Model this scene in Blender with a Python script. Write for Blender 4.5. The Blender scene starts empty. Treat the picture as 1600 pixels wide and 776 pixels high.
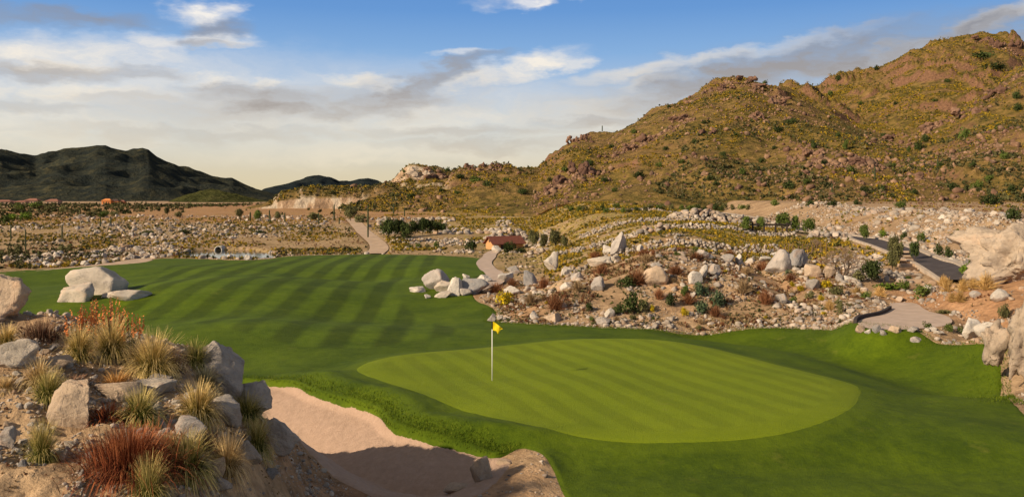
import bpy, math, random
import numpy as np
from mathutils import Vector, Matrix

rng = np.random.default_rng(11)
random.seed(5)
SC = bpy.context.scene
COL = SC.collection
F, CZ, HY = 1386.0, 7.0, 310.0          # photo focal length in pixels, eye height, horizon row

# ------------------------------------------------------------------ noise
def _hash(ix, iy, iz, seed):
    h = (ix * 374761393 + iy * 668265263 + iz * 2147483647 + seed * 974711) & 0xffffffff
    h = ((h ^ (h >> 13)) * 1274126177) & 0xffffffff
    h = ((h ^ (h >> 15)) * 1103515245) & 0xffffffff
    return (h ^ (h >> 16)) / 4294967296.0
def vnoise(x, y, seed=0):
    x = np.asarray(x, float); y = np.asarray(y, float)
    ix = np.floor(x).astype(np.int64); iy = np.floor(y).astype(np.int64)
    fx = x - ix; fy = y - iy
    fx = fx * fx * fx * (fx * (fx * 6 - 15) + 10); fy = fy * fy * fy * (fy * (fy * 6 - 15) + 10)
    a = _hash(ix, iy, 0, seed); b = _hash(ix + 1, iy, 0, seed)
    c = _hash(ix, iy + 1, 0, seed); d = _hash(ix + 1, iy + 1, 0, seed)
    return (a + (b - a) * fx + (c - a) * fy + (a - b - c + d) * fx * fy) * 2 - 1
def fbm(x, y, octv=4, seed=0, gain=.5):
    s = 0; a = 1; tot = 0
    for k in range(octv):
        s = s + a * vnoise(x * 2.03 ** k + 17.3 * k, y * 2.03 ** k - 9.1 * k, seed + k); tot += a; a *= gain
    return s / tot
def vnoise3(p, seed=0):
    i = np.floor(p).astype(np.int64); f = p - i; f = f * f * (3 - 2 * f)
    r = 0
    for dx in (0, 1):
        for dy in (0, 1):
            for dz in (0, 1):
                w = (f[:, 0] if dx else 1 - f[:, 0]) * (f[:, 1] if dy else 1 - f[:, 1]) * (f[:, 2] if dz else 1 - f[:, 2])
                r = r + w * _hash(i[:, 0] + dx, i[:, 1] + dy, i[:, 2] + dz, seed)
    return r * 2 - 1
def ss(t):
    t = np.clip(t, 0, 1); return t * t * (3 - 2 * t)
def smax(a, b, k=.4):
    return np.maximum(a, b) + np.log1p(np.exp(-np.abs(a - b) / k)) * k * np.exp(-np.abs(a - b) / (3 * k))

# ------------------------------------------------------------------ polygons
def flat(pts, z=0.0):
    """photo pixels -> ground points on the level z"""
    zz = [z if z is not None else .30 * min(max((py - 505) / 60, 0), 1) for px, py in pts]
    return np.array([((px - 800) / F * ((CZ - q) * F / (py - HY)), (CZ - q) * F / (py - HY)) for (px, py), q in zip(pts, zz)])
def smooth_poly(P, n=3, closed=True):
    for _ in range(n):
        Q = np.roll(P, -1, 0) if closed else P[1:]
        B = P if closed else P[:-1]
        R = np.empty((2 * len(B), 2)); R[0::2] = B * .75 + Q * .25; R[1::2] = B * .25 + Q * .75
        if not closed: R = np.vstack([P[:1], R, P[-1:]])
        P = R
    return P
def poly_dist(x, y, P, pad=9.0):
    """signed distance (inside positive, -pad beyond reach) and nearest boundary point"""
    x = np.asarray(x, float); y = np.asarray(y, float); shp = x.shape; x = x.ravel(); y = y.ravel()
    D = np.full(x.shape, -float(pad)); BX = x.copy(); BY = y.copy()
    lo = P.min(0) - pad; hi = P.max(0) + pad
    k = np.nonzero((x > lo[0]) & (x < hi[0]) & (y > lo[1]) & (y < hi[1]))[0]
    if len(k):
        x = x[k]; y = y[k]
        best = np.full(x.shape, 1e18); bx = np.zeros_like(x); by = np.zeros_like(x); ins = np.zeros(x.shape, bool)
        for i in range(len(P)):
            ax, ay = P[i]; cx, cy = P[(i + 1) % len(P)]
            dx, dy = cx - ax, cy - ay; L = dx * dx + dy * dy + 1e-12
            t = np.clip(((x - ax) * dx + (y - ay) * dy) / L, 0, 1)
            qx = ax + t * dx; qy = ay + t * dy; d = (x - qx) ** 2 + (y - qy) ** 2
            m = d < best; best[m] = d[m]; bx[m] = qx[m]; by[m] = qy[m]
            if ay != cy:
                c = ((ay > y) != (cy > y)) & (x < dx * (y - ay) / (cy - ay) + ax); ins ^= c
        d = np.sqrt(best); D[k] = np.where(ins, d, np.maximum(-d, -pad)); BX[k] = bx; BY[k] = by
    return D.reshape(shp), BX.reshape(shp), BY.reshape(shp)
def line_dist(x, y, P):
    best = np.full(np.shape(x), 1e18)
    for i in range(len(P) - 1):
        ax, ay = P[i]; dx, dy = P[i + 1][0] - ax, P[i + 1][1] - ay
        t = np.clip(((x - ax) * dx + (y - ay) * dy) / (dx * dx + dy * dy + 1e-12), 0, 1)
        best = np.minimum(best, (x - ax - t * dx) ** 2 + (y - ay - t * dy) ** 2)
    return np.sqrt(best)

LAWN = smooth_poly(flat([(-160, 440), (0, 422), (100, 418), (190, 413), (238, 407), (240, 402), (300, 402), (360, 405), (420, 404), (440, 397), (500, 393),
    (560, 391.5), (650, 391), (720, 396), (762, 402), (774, 414), (768, 424), (748, 434), (735, 452), (742, 468), (765, 474), (778, 484), (772, 497), (800, 502), (840, 504), (900, 507),
    (960, 509), (1050, 507), (1120, 505), (1200, 506), (1290, 512), (1330, 520), (1400, 527), (1460, 536), (1520, 546), (1556, 552), (1566, 568), (1562, 590), (1590, 625),
    (1640, 665), (1760, 800), (1500, 900), (1100, 900), (960, 860), (905, 800), (885, 770), (868, 735), (845, 708), (815, 698), (790, 704), (770, 708), (740, 700), (690, 691), (640, 681),
    (605, 672), (597, 656), (570, 641), (520, 628), (478, 612), (464, 600), (430, 592), (372, 588), (300, 582), (180, 560), (60, 520), (-160, 500)], None), 2)
GREEN = smooth_poly(flat([(555, 577), (575, 565), (640, 550), (720, 538), (830, 527), (900, 523), (1000, 523), (1085, 530), (1160, 547), (1250, 570), (1310, 584), (1347, 597), (1342, 622),
    (1332, 648), (1260, 674), (1150, 688), (1050, 691), (950, 687), (850, 675), (760, 655), (680, 630), (600, 601), (562, 588)], .46), 2)
BUNKER = smooth_poly(flat([(330, 584), (372, 588), (430, 592), (464, 600), (478, 612), (520, 628), (570, 641), (597, 656), (605, 672), (640, 681), (690, 691), (740, 700), (770, 708), (798, 712), (796, 722),
    (770, 748), (735, 768), (690, 773), (630, 772), (560, 757), (500, 735), (430, 700), (360, 660), (300, 620)], .25), 2)
FAIRWAY = smooth_poly(flat([(150, 470), (235, 440), (268, 412), (420, 406), (500, 396), (560, 392), (690, 393), (700, 402), (668, 424), (618, 452), (640, 475), (700, 500), (740, 520), (650, 535), (560, 555), (420, 545), (300, 520), (220, 495)]), 2)
PADZ = .62
PAD = smooth_poly(flat([(1337, 502), (1372, 494), (1392, 484), (1388, 474), (1432, 473), (1446, 487), (1485, 495), (1490, 509), (1440, 515), (1380, 517), (1345, 513)], PADZ), 2)
SANDPATH = smooth_poly(flat([(-60, 428), (60, 421), (150, 414), (210, 403), (240, 401), (236, 408), (190, 413.5), (100, 419), (0, 424), (-60, 433)], 0), 2)
POND = smooth_poly(flat([(286, 397), (325, 391), (385, 391), (418, 396), (430, 404), (405, 411), (340, 411), (296, 405)], -.85), 2)
POND_C = POND.mean(0)
ROADC = smooth_poly(np.array([(30.9, 61.), (32.4, 68), (34.2, 78), (35.6, 90), (36.6, 112), (39.5, 139), (43.5, 168), (46, 200), (44, 222)]), 2, False)
PATHC = smooth_poly(np.array([(-3.2, 66), (-1.4, 72.), (-1.4, 80), (-2.4, 88), (-3.2, 97), (-2.8, 108), (-3.0, 121), (-1.6, 127)]), 2, False)      # concrete path bending past the hut
DIRTC = smooth_poly(np.array([(-19, 122), (-20, 136), (-25, 155), (-31, 180), (-38, 210)]), 2, False)
TRACKC = smooth_poly(np.array([(3.5, 240), (8, 225), (15, 215)]), 2, False)
AEMB = np.array([(-2, 53.5), (0.5, 51.3), (5, 49.4), (9, 49.0), (14.6, 49.6), (17.7, 47.3), (20, 50.5), (22, 57), (24, 63), (27, 72), (31, 85), (60, 100), (140, 130), (200, 400), (0, 400), (2, 160), (4, 120), (3, 95), (.8, 78), (-.6, 65)])
roadx = lambda y: np.interp(y, ROADC[:, 1], ROADC[:, 0])
WALLS = [(77, .75, 4.5, 23.5, .02), (95, .5, 4.5, 31, .03), (118, .6, 9, 37, -.03), (150, .5, 16, 34, .0)]

# ------------------------------------------------------------------ terrain height
def bunker_depth(x, y):
    d, _, _ = poly_dist(x, y, BUNKER)
    return -1.0 * ss(d / 3.0) - .18 * ss(d / .25) * ss((y - 23.2) / 2.5)
def hg(x, y):
    x = np.asarray(x, float); y = np.asarray(y, float)
    base = np.interp(y, [0, 90, 105, 122, 140, 200, 300, 600, 4000], [0, 0, -.15, -.55, -.3, 2.0, 4.0, 4.2, 4.2])
    base = base + .35 * fbm(x / 22, y / 22, 3, 3) * ss((y - 100) / 30)
    # swells of the fairway
    und = .46 * np.sin(x / 5.2 + y / 13 + .6) * ss((-x - 4) / 10) * ss((y - 38) / 8) * ss((96 - y) / 16)
    und = und + .40 * np.sin(y / 5.6 - x / 19 + 1.1) * ss((y - 44) / 10) * ss((92 - y) / 16) * ss((2 - x) / 8)
    und = und + .25 * fbm(x / 7, y / 9, 2, 21) * ss((y - 16) / 6) * ss((100 - y) / 20)
    b = base + und
    dg, _, _ = poly_dist(x, y, GREEN)
    b = b + .38 * ss((dg + 2.2) / 3.2) + .012 * np.clip(dg, 0, 8)
    # hollow behind and right of the green, and the bank round it
    dl = line_dist(x, y, [(10.6, 48.2), (14.4, 44.2), (16.6, 39.5), (17.2, 34.5)])
    b = b - .80 * np.exp(-(dl / 2.5) ** 2)
    b = b + .2 * np.exp(-((x - 20.2) / 2.5) ** 2 - ((y - 40.5) / 3.4) ** 2)
    b = b + .30 * np.exp(-((x - 12.5) / 4) ** 2 - ((y - 26.) / 2.6) ** 2) - .25 * np.exp(-((x - 10.5) / 5) ** 2 - ((y - 22.5) / 1.6) ** 2)
    # knoll along the bunker lip
    b = b + .42 * np.exp(-(np.abs(poly_dist(x, y, BUNKER)[0] + .9) / .9) ** 2) * ss((x + 9.5) / 3) * ss((y - 23.6) / 1.5)
    # rocky embankment and terraces
    da, _, _ = poly_dist(x, y, AEMB)
    nd = 1.5 * fbm(x / 6, y / 6, 3, 5)
    emb = 3.0 * ss((da + nd * ss(da / 4)) / np.where(y > 75, 15., 12.5))
    emb = emb + .25 * fbm(x / 3.1, y / 3.1, 3, 7) * ss(da / 5) * ss((90 - y) / 15)
    for wy, hh, xa, xb, k in WALLS:
        emb = emb + hh * ss((y - wy - k * x) / .9) * ss((x - xa + 2) / 3) * ss((xb + 6 - x) / 6)
    emb = emb + .5 * ss((y - 160) / 40) * ss(da / 10)
    R = np.interp(y, [40, 44, 50, 57, 68, 88, 139, 250], [-.6, .1, PADZ, 1.0, 1.9, 2.8, 3.3, 4.0]) * ss((x - 16) / 4.5)
    emb = np.where(da > -1.5, emb, 0)
    right = np.maximum(emb, R)
    b = b + np.maximum(right - np.maximum(base, 0) * ss((y - 90) / 60), 0) * ss((y - 41) / 5)
    # riprap bank east of the road, up to the bench
    east = x - roadx(y)
    b = b + 2.7 * ss((east - 2.2) / 9.5) * ss((y - 66) / 18)
    # bare orange mound right of the pad
    b = b + (1.5 * ss((x - 22.5) / 5) + 1.2 * ss((x - 27) / 7)) * ss((y - 40.5) / 6) * ss((58.5 - y) / 9)
    b = b + .9 * ss((x - 18.3 - .10 * (y - 30)) / 3.5) * ss((y - 24) / 7) * ss((44 - y) / 5)
    # level pad
    dp, _, _ = poly_dist(x, y, PAD)
    w = ss((dp + 1.6) / 1.6); b = b * (1 - w) + PADZ * w
    # pond hollow
    dpo, _, _ = poly_dist(x, y, POND)
    b = b - 1.0 * ss((dpo + 2.2) / 3.2)
    # small rise that hides the stony wash behind the fairway
    # near mound on the left
    xm = x * 19 / np.clip(y, 12.5, 22)
    fx = np.interp(xm, [-60, -20, -14, -9, -6.9, -5.8, -5.0, -4.4, -3.8, -3.0], [5.3, 5.3, 4.9, 4.35, 3.75, 2.8, 1.65, .75, .22, 0])
    fy = np.interp(y, [0, 8, 11, 13, 16, 18.6, 20.2, 22, 24, 26], [.35, .5, .64, .76, .92, .99, .95, .70, .30, 0])
    md = ss(fx * fy / .8)
    mound = fx * fy + md * (.32 * fbm(x / 1.7, y / 1.7, 4, 31) + .07 * fbm(x / .33, y / .33, 3, 37))
    b = b * (1 - md) + mound
    # near lip of the bunker: a bare earth bank
    db, _, _ = poly_dist(x, y, BUNKER)
    near = ss((24.2 - y) / 2.0) * ss((1.6 - x) / .8) * ss((x + 3.5) / 1.5)
    b = b + near * (.10 * np.exp(-((db + .9) / .8) ** 2) + .05 * fbm(x / .4, y / .4, 3, 41))
    b = b + .20 * np.exp(-((x - .55) / .75) ** 2 - ((y - 22.6) / 1.5) ** 2)
    b = b + bunker_depth(x, y) * (1 - .0 * md)
    # fine roughness away from turf
    return b

# ---- mountains: each range is a ridge (pixel row, distance) with a foot distance
RANGES = {
 'east_peak': dict(px=[530, 600, 640, 665, 700, 730, 770, 800, 840, 870, 900, 930, 960, 1000, 1060, 1100, 1135, 1165, 1200, 1250, 1265, 1330, 1450, 2100],
      py=[318, 288, 268, 268, 268, 258, 261, 264, 262, 240, 217, 214, 206, 187, 161, 141, 128, 122, 133, 143, 149, 185, 230, 290],
      Y=[330, 330, 330, 332, 335, 340, 345, 350, 360, 370, 380, 390, 400, 410, 425, 435, 445, 450, 455, 470, 480, 470, 420, 300],
      fpx=[560, 700, 850, 1000, 1200, 1350, 1600, 2100], fY=[262, 250, 228, 212, 205, 178, 165, 160], fz=[3.6, 3.8, 4.2, 4.5, 4.7, 5.6, 5.6, 5.6]),
 'high_peak': dict(px=[1000, 1150, 1265, 1300, 1340, 1380, 1420, 1450, 1480, 1520, 1545, 1575, 1600, 1640, 1700, 1800, 2100],
      py=[318, 200, 148, 133, 120, 107, 84, 72, 63, 57, 54, 60, 78, 100, 130, 150, 200],
      Y=[640] * 17, fpx=[1000, 2100], fY=[300, 300], fz=[10, 10]),
 'south_spur': dict(px=[1180, 1270, 1330, 1400, 1480, 1560, 1600, 1640, 1720, 1900, 2100],
      py=[322, 268, 246, 222, 184, 130, 105, 92, 80, 110, 160],
      Y=[300, 330, 350, 380, 420, 470, 490, 500, 500, 480, 460], fpx=[1000, 1350, 2100], fY=[208, 178, 160], fz=[4.5, 5.6, 5.6]),
 'cut': dict(px=[380, 425, 440, 465, 500, 540, 580, 604, 640, 680, 720, 760], py=[325, 313, 300, 293, 291, 291, 290, 288, 284, 288, 304, 330],
      Y=[300] * 12, fpx=[380, 2100], fY=[286, 286], fz=[3.6, 3.6], p=.42),
}
def range_z(R, px, x, y, i):
    py = np.interp(px, R['px'], R['py']); Yr = np.interp(px, R['px'], R['Y'])
    zr = CZ + (HY - py) * Yr / F
    Yb = np.interp(px, R['fpx'], R['fY']); zb = np.interp(px, R['fpx'], R['fz'])
    t = (y - Yb) / (Yr - Yb); tc = np.clip(t, 0, 1)
    p = R.get('p', 1.12)
    hh = np.maximum(zr - zb, 0)
    z = zb + hh * tc ** p
    g = 1 - 2.2 * np.abs(fbm(x / 95 + .4 * fbm(x / 40, y / 40, 2, 45), y / 150 + 3 * i, 3, 51 + i))
    if p > 1:
        z = z + hh * .105 * g * np.sin(np.pi * np.clip(tc, 0, 1)) ** .8
        rough = np.clip(.25 + fbm(x / 60, y / 60, 2, 71), 0, 1)
        z = z + (2.1 * fbm(x / 17, y / 17, 4, 61 + i) + 3.4 * rough * np.abs(fbm(x / 9, y / 9, 3, 65))) * ss(tc * 6) * ss(hh / 15)
        crag = ss((fbm(x / 75, y / 95, 2, 81 + i) - .02) * 3.2) + ss((tc - .82) * 8) * .6
        led = np.maximum(1 - np.abs(fbm(x / 26 + y / 60, y / 34, 3, 83 + i)) * 3.2, 0) ** 2
        z = z + crag * led * (2.6 + .03 * hh) * ss(tc * 5) * ss(hh / 18)
    else:
        z = z + .7 * fbm(px / 14, y / 30, 3, 77) * ss(tc * 3) * ss(hh / 3)
    z = np.where(t > 1, z - (.33 if p > 1 else .02) * (y - Yr), z)
    z = np.where(t < 0, zb + t * 40 - .5, z - .5 * (1 - ss(t * 10)))
    return z
def hm(x, y):
    px = 800 + F * x / y
    z = None
    for i, R in enumerate(RANGES.values()):
        q = range_z(R, px, x, y, i)
        q = np.where((px < R['px'][0]) | (px > R['px'][-1]), -30, q)
        z = q if z is None else np.maximum(z, q)
    # pale rock faces quarried into the low west shoulder
    z = z + 3.2 * ss((y - 312) / 3.5) * np.exp(-((px - 645) / 30) ** 4) * ss((330 - y) / 14)
    return z
def hall(x, y):
    a = hg(x, y); m = y > 150
    if np.any(m): a = np.where(m, np.maximum(a, hm(x, np.maximum(y, 1))), a)
    return a
def at(px, py, y0=9., y1=900.):
    """where the ray through a photo pixel meets the ground"""
    ys = np.geomspace(y0, y1, 900)
    xs = (px - 800) / F * ys; z = CZ + (HY - py) / F * ys
    d = z - hall(xs, ys); i = np.argmax(d < 0)
    if d[i] >= 0: i = len(ys) - 1
    j = max(i - 1, 0); k = d[j] / (d[j] - d[i] + 1e-9) if i > j else 0
    b = ys[j] + (ys[i] - ys[j]) * min(max(k, 0), 1)
    x = (px - 800) / F * b
    return float(x), float(b), float(hall(np.array([x]), np.array([b]))[0])
def H(x, y): return float(hall(np.array([float(x)]), np.array([float(y)]))[0])
def to_px(x, y, z): return 800 + F * x / y, HY - F * (z - CZ) / y

# ------------------------------------------------------------------ mesh helpers
def mesh_obj(name, V, Fc, mat=None, parent=None, smooth=True, attrs=None, link=True):
    me = bpy.data.meshes.new(name)
    V = np.asarray(V, np.float32)
    if isinstance(Fc, np.ndarray) and Fc.ndim == 2:
        n, k = Fc.shape
        me.vertices.add(len(V)); me.vertices.foreach_set('co', V.ravel())
        me.loops.add(n * k); me.loops.foreach_set('vertex_index', Fc.astype(np.int32).ravel())
        me.polygons.add(n); me.polygons.foreach_set('loop_start', np.arange(0, n * k, k, dtype=np.int32))
        me.polygons.foreach_set('loop_total', np.full(n, k, np.int32))
        me.update(calc_edges=True)
    else:
        me.from_pydata([tuple(v) for v in V], [], [tuple(int(i) for i in f) for f in Fc]); me.update()
    if attrs:
        for an, av in attrs.items():
            at_ = me.attributes.new(an, 'FLOAT', 'POINT'); at_.data.foreach_set('value', np.asarray(av, np.float32))
    if smooth: me.polygons.foreach_set('use_smooth', np.ones(len(me.polygons), bool))
    if mat: me.materials.append(mat)
    me.validate()
    o = bpy.data.objects.new(name, me)
    if link: COL.objects.link(o)
    if parent: o.parent = parent
    return o
def tag(o, label=None, cat=None, group=None, kind=None):
    if label: o['label'] = label
    if cat: o['category'] = cat
    if group: o['group'] = group
    if kind: o['kind'] = kind
    return o
def empty(name, loc, rz=0):
    o = bpy.data.objects.new(name, None); COL.objects.link(o); o.location = loc; o.rotation_euler = (0, 0, rz); o.empty_display_size = .2
    return o
class MB:
    def __init__(s): s.v = []; s.f = []; s.n = 0
    def add(s, V, Fc):
        s.v.append(np.asarray(V, float)); s.f += [tuple(int(i) + s.n for i in f) for f in Fc]; s.n += len(V)
    def box(s, c, d, rz=0, ry=0, bev=0):
        x, y, z = [q / 2 for q in d]
        V = np.array([(a, b, e) for a in (-x, x) for b in (-y, y) for e in (-z, z)])
        M = np.array(Matrix.Rotation(rz, 3, 'Z') @ Matrix.Rotation(ry, 3, 'Y'))
        V = V @ M.T + np.array(c)
        s.add(V, [(0, 1, 3, 2), (4, 6, 7, 5), (0, 4, 5, 1), (2, 3, 7, 6), (0, 2, 6, 4), (1, 5, 7, 3)])
    def tube(s, pts, rad, n=8, cap=True):
        pts = [Vector(p) for p in pts]; k = len(pts); V = []; Fc = []
        prev = None
        for i, p in enumerate(pts):
            t = (pts[min(i + 1, k - 1)] - pts[max(i - 1, 0)]).normalized()
            a = t.orthogonal().normalized() if prev is None else (prev - t * prev.dot(t)).normalized()
            prev = a; b = t.cross(a); r = rad[i] if hasattr(rad, '__len__') else rad
            for j in range(n):
                q = 2 * math.pi * j / n; V.append(p + (a * math.cos(q) + b * math.sin(q)) * r)
        for i in range(k - 1):
            for j in range(n): Fc.append((i * n + j, i * n + (j + 1) % n, (i + 1) * n + (j + 1) % n, (i + 1) * n + j))
        if cap: Fc.append(tuple(range(n - 1, -1, -1))); Fc.append(tuple((k - 1) * n + j for j in range(n)))
        s.add([tuple(v) for v in V], Fc)
    def build(s, name, mat, parent=None, smooth=False):
        return mesh_obj(name, np.vstack(s.v), s.f, mat, parent, smooth)

# ------------------------------------------------------------------ materials
class NT:
    def __init__(s, mat_or_world):
        s.t = mat_or_world.node_tree; s.N = s.t.nodes; s.L = s.t.links
    def n(s, typ, ins=None, **props):
        nd = s.N.new(typ)
        for k, v in props.items(): setattr(nd, k, v)
        for k, v in (ins or {}).items():
            if hasattr(v, 'is_output') : s.L.new(v, nd.inputs[k])
            else: nd.inputs[k].default_value = v
        return nd
    def math(s, op, a, b=0.0, c=None, clamp=False):
        nd = s.n('ShaderNodeMath', {0: a, 1: b} if c is None else {0: a, 1: b, 2: c}, operation=op, use_clamp=clamp); return nd.outputs[0]
    def ramp(s, fac, stops, interp='LINEAR'):
        nd = s.n('ShaderNodeValToRGB', {0: fac}); cr = nd.color_ramp; cr.interpolation = interp
        while len(cr.elements) < len(stops): cr.elements.new(.5)
        for e, (p, c) in zip(cr.elements, stops):
            e.position = p; e.color = (c if hasattr(c, '__len__') else (c, c, c)) if hasattr(c, '__len__') and len(c) == 4 else (*(c if hasattr(c, '__len__') else (c, c, c)), 1)
        return nd.outputs[0]
    def mix(s, fac, a, b, blend='MIX'):
        nd = s.N.new('ShaderNodeMix'); nd.data_type = 'RGBA'; nd.blend_type = blend
        for i, v in ((0, fac), (6, a), (7, b)):
            if hasattr(v, 'is_output'): s.L.new(v, nd.inputs[i])
            elif i == 0: nd.inputs[i].default_value = v
            else: nd.inputs[i].default_value = (*v, 1) if len(v) == 3 else v
        return nd.outputs[2]
    def noise(s, vec, scale, detail=4, rough=.55, dist=0):
        nd = s.n('ShaderNodeTexNoise', {'Scale': scale, 'Detail': detail, 'Roughness': rough, 'Distortion': dist})
        if vec is not None: s.L.new(vec, nd.inputs['Vector'])
        return nd.outputs[0]
    def mapr(s, v, a, b, c=0., d=1.):
        return s.n('ShaderNodeMapRange', {0: v, 1: a, 2: b, 3: c, 4: d}, clamp=True).outputs[0]
def new_mat(name, rough=.9, spec=.15):
    m = bpy.data.materials.new(name); m.use_nodes = True
    t = NT(m); b = t.N['Principled BSDF']; b.inputs['Roughness'].default_value = rough
    b.inputs['Specular IOR Level'].default_value = spec
    return m, t, b
def bump(t, b, height, strength=.5, dist=.05):
    nd = t.n('ShaderNodeBump', {'Strength': strength, 'Distance': dist, 'Height': height}); t.L.new(nd.outputs[0], b.inputs['Normal'])
def obj_co(t): return t.n('ShaderNodeTexCoord').outputs['Object']
def attr(t, name): return t.n('ShaderNodeAttribute', attribute_name=name).outputs['Fac']
def plain(name, c, rough=.8, var=.25, scale=3, spec=.15, bumpy=0):
    m, t, b = new_mat(name, rough, spec); co = obj_co(t)
    nz = t.noise(co, scale, 5); k = t.mapr(nz, .3, .7, 1 - var, 1 + var)
    t.L.new(t.mix(1, c, t.n('ShaderNodeCombineColor', {0: k, 1: k, 2: k}).outputs[0], 'MULTIPLY'), b.inputs['Base Color'])
    if bumpy: bump(t, b, t.noise(co, scale * 4, 6), bumpy, .03)
    return m
# ================================================================== MATERIALS
def grass_mat(name, ca, cb, fine=9., stripes=None):
    """turf: two tones mottled by noise, mown bands where the surface carries a mow weight"""
    m, t, b = new_mat(name, .85, .12); co = obj_co(t)
    n1 = t.noise(co, .35, 4, .6); n2 = t.noise(co, fine, 3, .7); n3 = t.noise(co, 1.8, 4, .6)
    f = t.math('ADD', t.math('MULTIPLY', n1, .45), t.math('ADD', t.math('MULTIPLY', n2, .3), t.math('MULTIPLY', n3, .25)))
    c = t.ramp(f, [(.40, cb), (.60, ca)])
    if stripes:
        ang, per, lo, hi, wob = stripes
        sx = t.n('ShaderNodeSeparateXYZ', {0: co})
        u = t.math('ADD', t.math('MULTIPLY', sx.outputs[0], math.cos(ang)), t.math('MULTIPLY', sx.outputs[1], math.sin(ang)))
        u = t.math('ADD', u, t.math('MULTIPLY', t.noise(co, .12, 2), wob))
        s = t.math('SINE', t.math('MULTIPLY', u, 2 * math.pi / per))
        s = t.mapr(s, -.45, .45, 0, 1)
        w = attr(t, 'mow')
        w2 = t.math('MULTIPLY', w, t.mapr(t.noise(co, .09, 2), .3, .6, .55, 1))
        k = t.math('ADD', lo, t.math('MULTIPLY', s, hi - lo))
        k = t.math('ADD', t.math('MULTIPLY', k, w2), t.math('SUBTRACT', 1, w2))
        c = t.mix(1, c, t.n('ShaderNodeCombineColor', {0: k, 1: k, 2: k}).outputs[0], 'MULTIPLY')
    c = t.mix(t.math('MULTIPLY', attr(t, 'collar'), .28), c, (.125, .170, .004))
    dry = t.mapr(t.noise(co, .8, 6, .7), .60, .72, 0, .35); c = t.mix(dry, c, (.20, .19, .03))
    t.L.new(c, b.inputs['Base Color'])
    bump(t, b, t.math('ADD', t.noise(co, fine * 2.2, 4, .7), t.math('MULTIPLY', n3, 1.2)), .55, .05)
    return m
M = {}
M['lawn'] = grass_mat('turf_rough', (.088, .128, .003), (.046, .076, .002), 8., (.06, 2.5, .68, 1.24, .4))
M['green'] = grass_mat('turf_green', (.174, .220, .007), (.142, .189, .006), 14., (.36, 1.15, .90, 1.10, .3))
def soil_mat():
    m, t, b = new_mat('desert_soil', .95, .08); co = obj_co(t)
    red = attr(t, 'red'); yel = attr(t, 'olive')
    n1 = t.noise(co, .22, 5, .6); n2 = t.noise(co, 2.2, 6, .65); n3 = t.noise(co, 11., 5, .7)
    c = t.ramp(n1, [(.3, (.29, .185, .10)), (.5, (.43, .285, .16)), (.7, (.52, .36, .21))])
    c = t.mix(red, c, t.ramp(n1, [(.3, (.36, .18, .085)), (.7, (.50, .27, .135))]))
    c = t.mix(t.math('MULTIPLY', yel, t.mapr(t.noise(co, .6, 5, .65), .42, .58)), c, (.32, .245, .055))
    k = t.mapr(n2, .3, .7, .48, 1.25)
    c = t.mix(1, c, t.n('ShaderNodeCombineColor', {0: k, 1: k, 2: k}).outputs[0], 'MULTIPLY')
    vor = t.n('ShaderNodeTexVoronoi', {'Vector': co, 'Scale': 7.})
    peb = t.math('MULTIPLY', t.mapr(vor.outputs['Distance'], .2, .34, 1, 0), t.mapr(n2, .5, .62))
    c = t.mix(t.math('MULTIPLY', peb, .6), c, t.ramp(vor.outputs['Color'], [(.2, (.16, .12, .09)), (.9, (.55, .47, .38))]))
    t.L.new(c, b.inputs['Base Color'])
    bump(t, b, t.math('ADD', t.math('ADD', n2, t.math('MULTIPLY', n3, .5)), t.math('MULTIPLY', peb, .5)), .9, .12)
    return m
M['soil'] = soil_mat()
def sand_mat():
    m, t, b = new_mat('bunker_sand', .95, .05); co = obj_co(t)
    n = t.noise(co, 5, 5, .7)
    wv = t.n('ShaderNodeTexWave', {'Vector': t.n('ShaderNodeMapping', {'Vector': co, 'Rotation': (0, 0, .5)}).outputs[0], 'Scale': 1.7, 'Distortion': 9., 'Detail': 3., 'Detail Scale': 1.2})
    t.L.new(t.ramp(n, [(.3, (.35, .24, .17)), (.7, (.44, .305, .222))]), b.inputs['Base Color'])
    bump(t, b, t.math('ADD', t.math('MULTIPLY', wv.outputs['Fac'], .13), t.math('ADD', t.noise(co, 3.5, 4), t.noise(co, 26, 3))), .55, .06)
    return m
M['sand'] = sand_mat()
M['path'] = plain('path_concrete', (.46, .35, .27), .9, .14, 1.4, bumpy=.25)
M['dirt_path'] = plain('packed_dirt', (.46, .33, .22), .95, .2, .9, bumpy=.4)
M['asphalt'] = plain('worn_asphalt', (.075, .062, .058), .9, .25, 1.2, bumpy=.3)
M['kerb'] = plain('kerb_stone', (.42, .34, .26), .9, .2, 2.)
M['dark_kerb'] = plain('dark_kerb', (.06, .05, .045), .9, .2, 2.)
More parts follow.
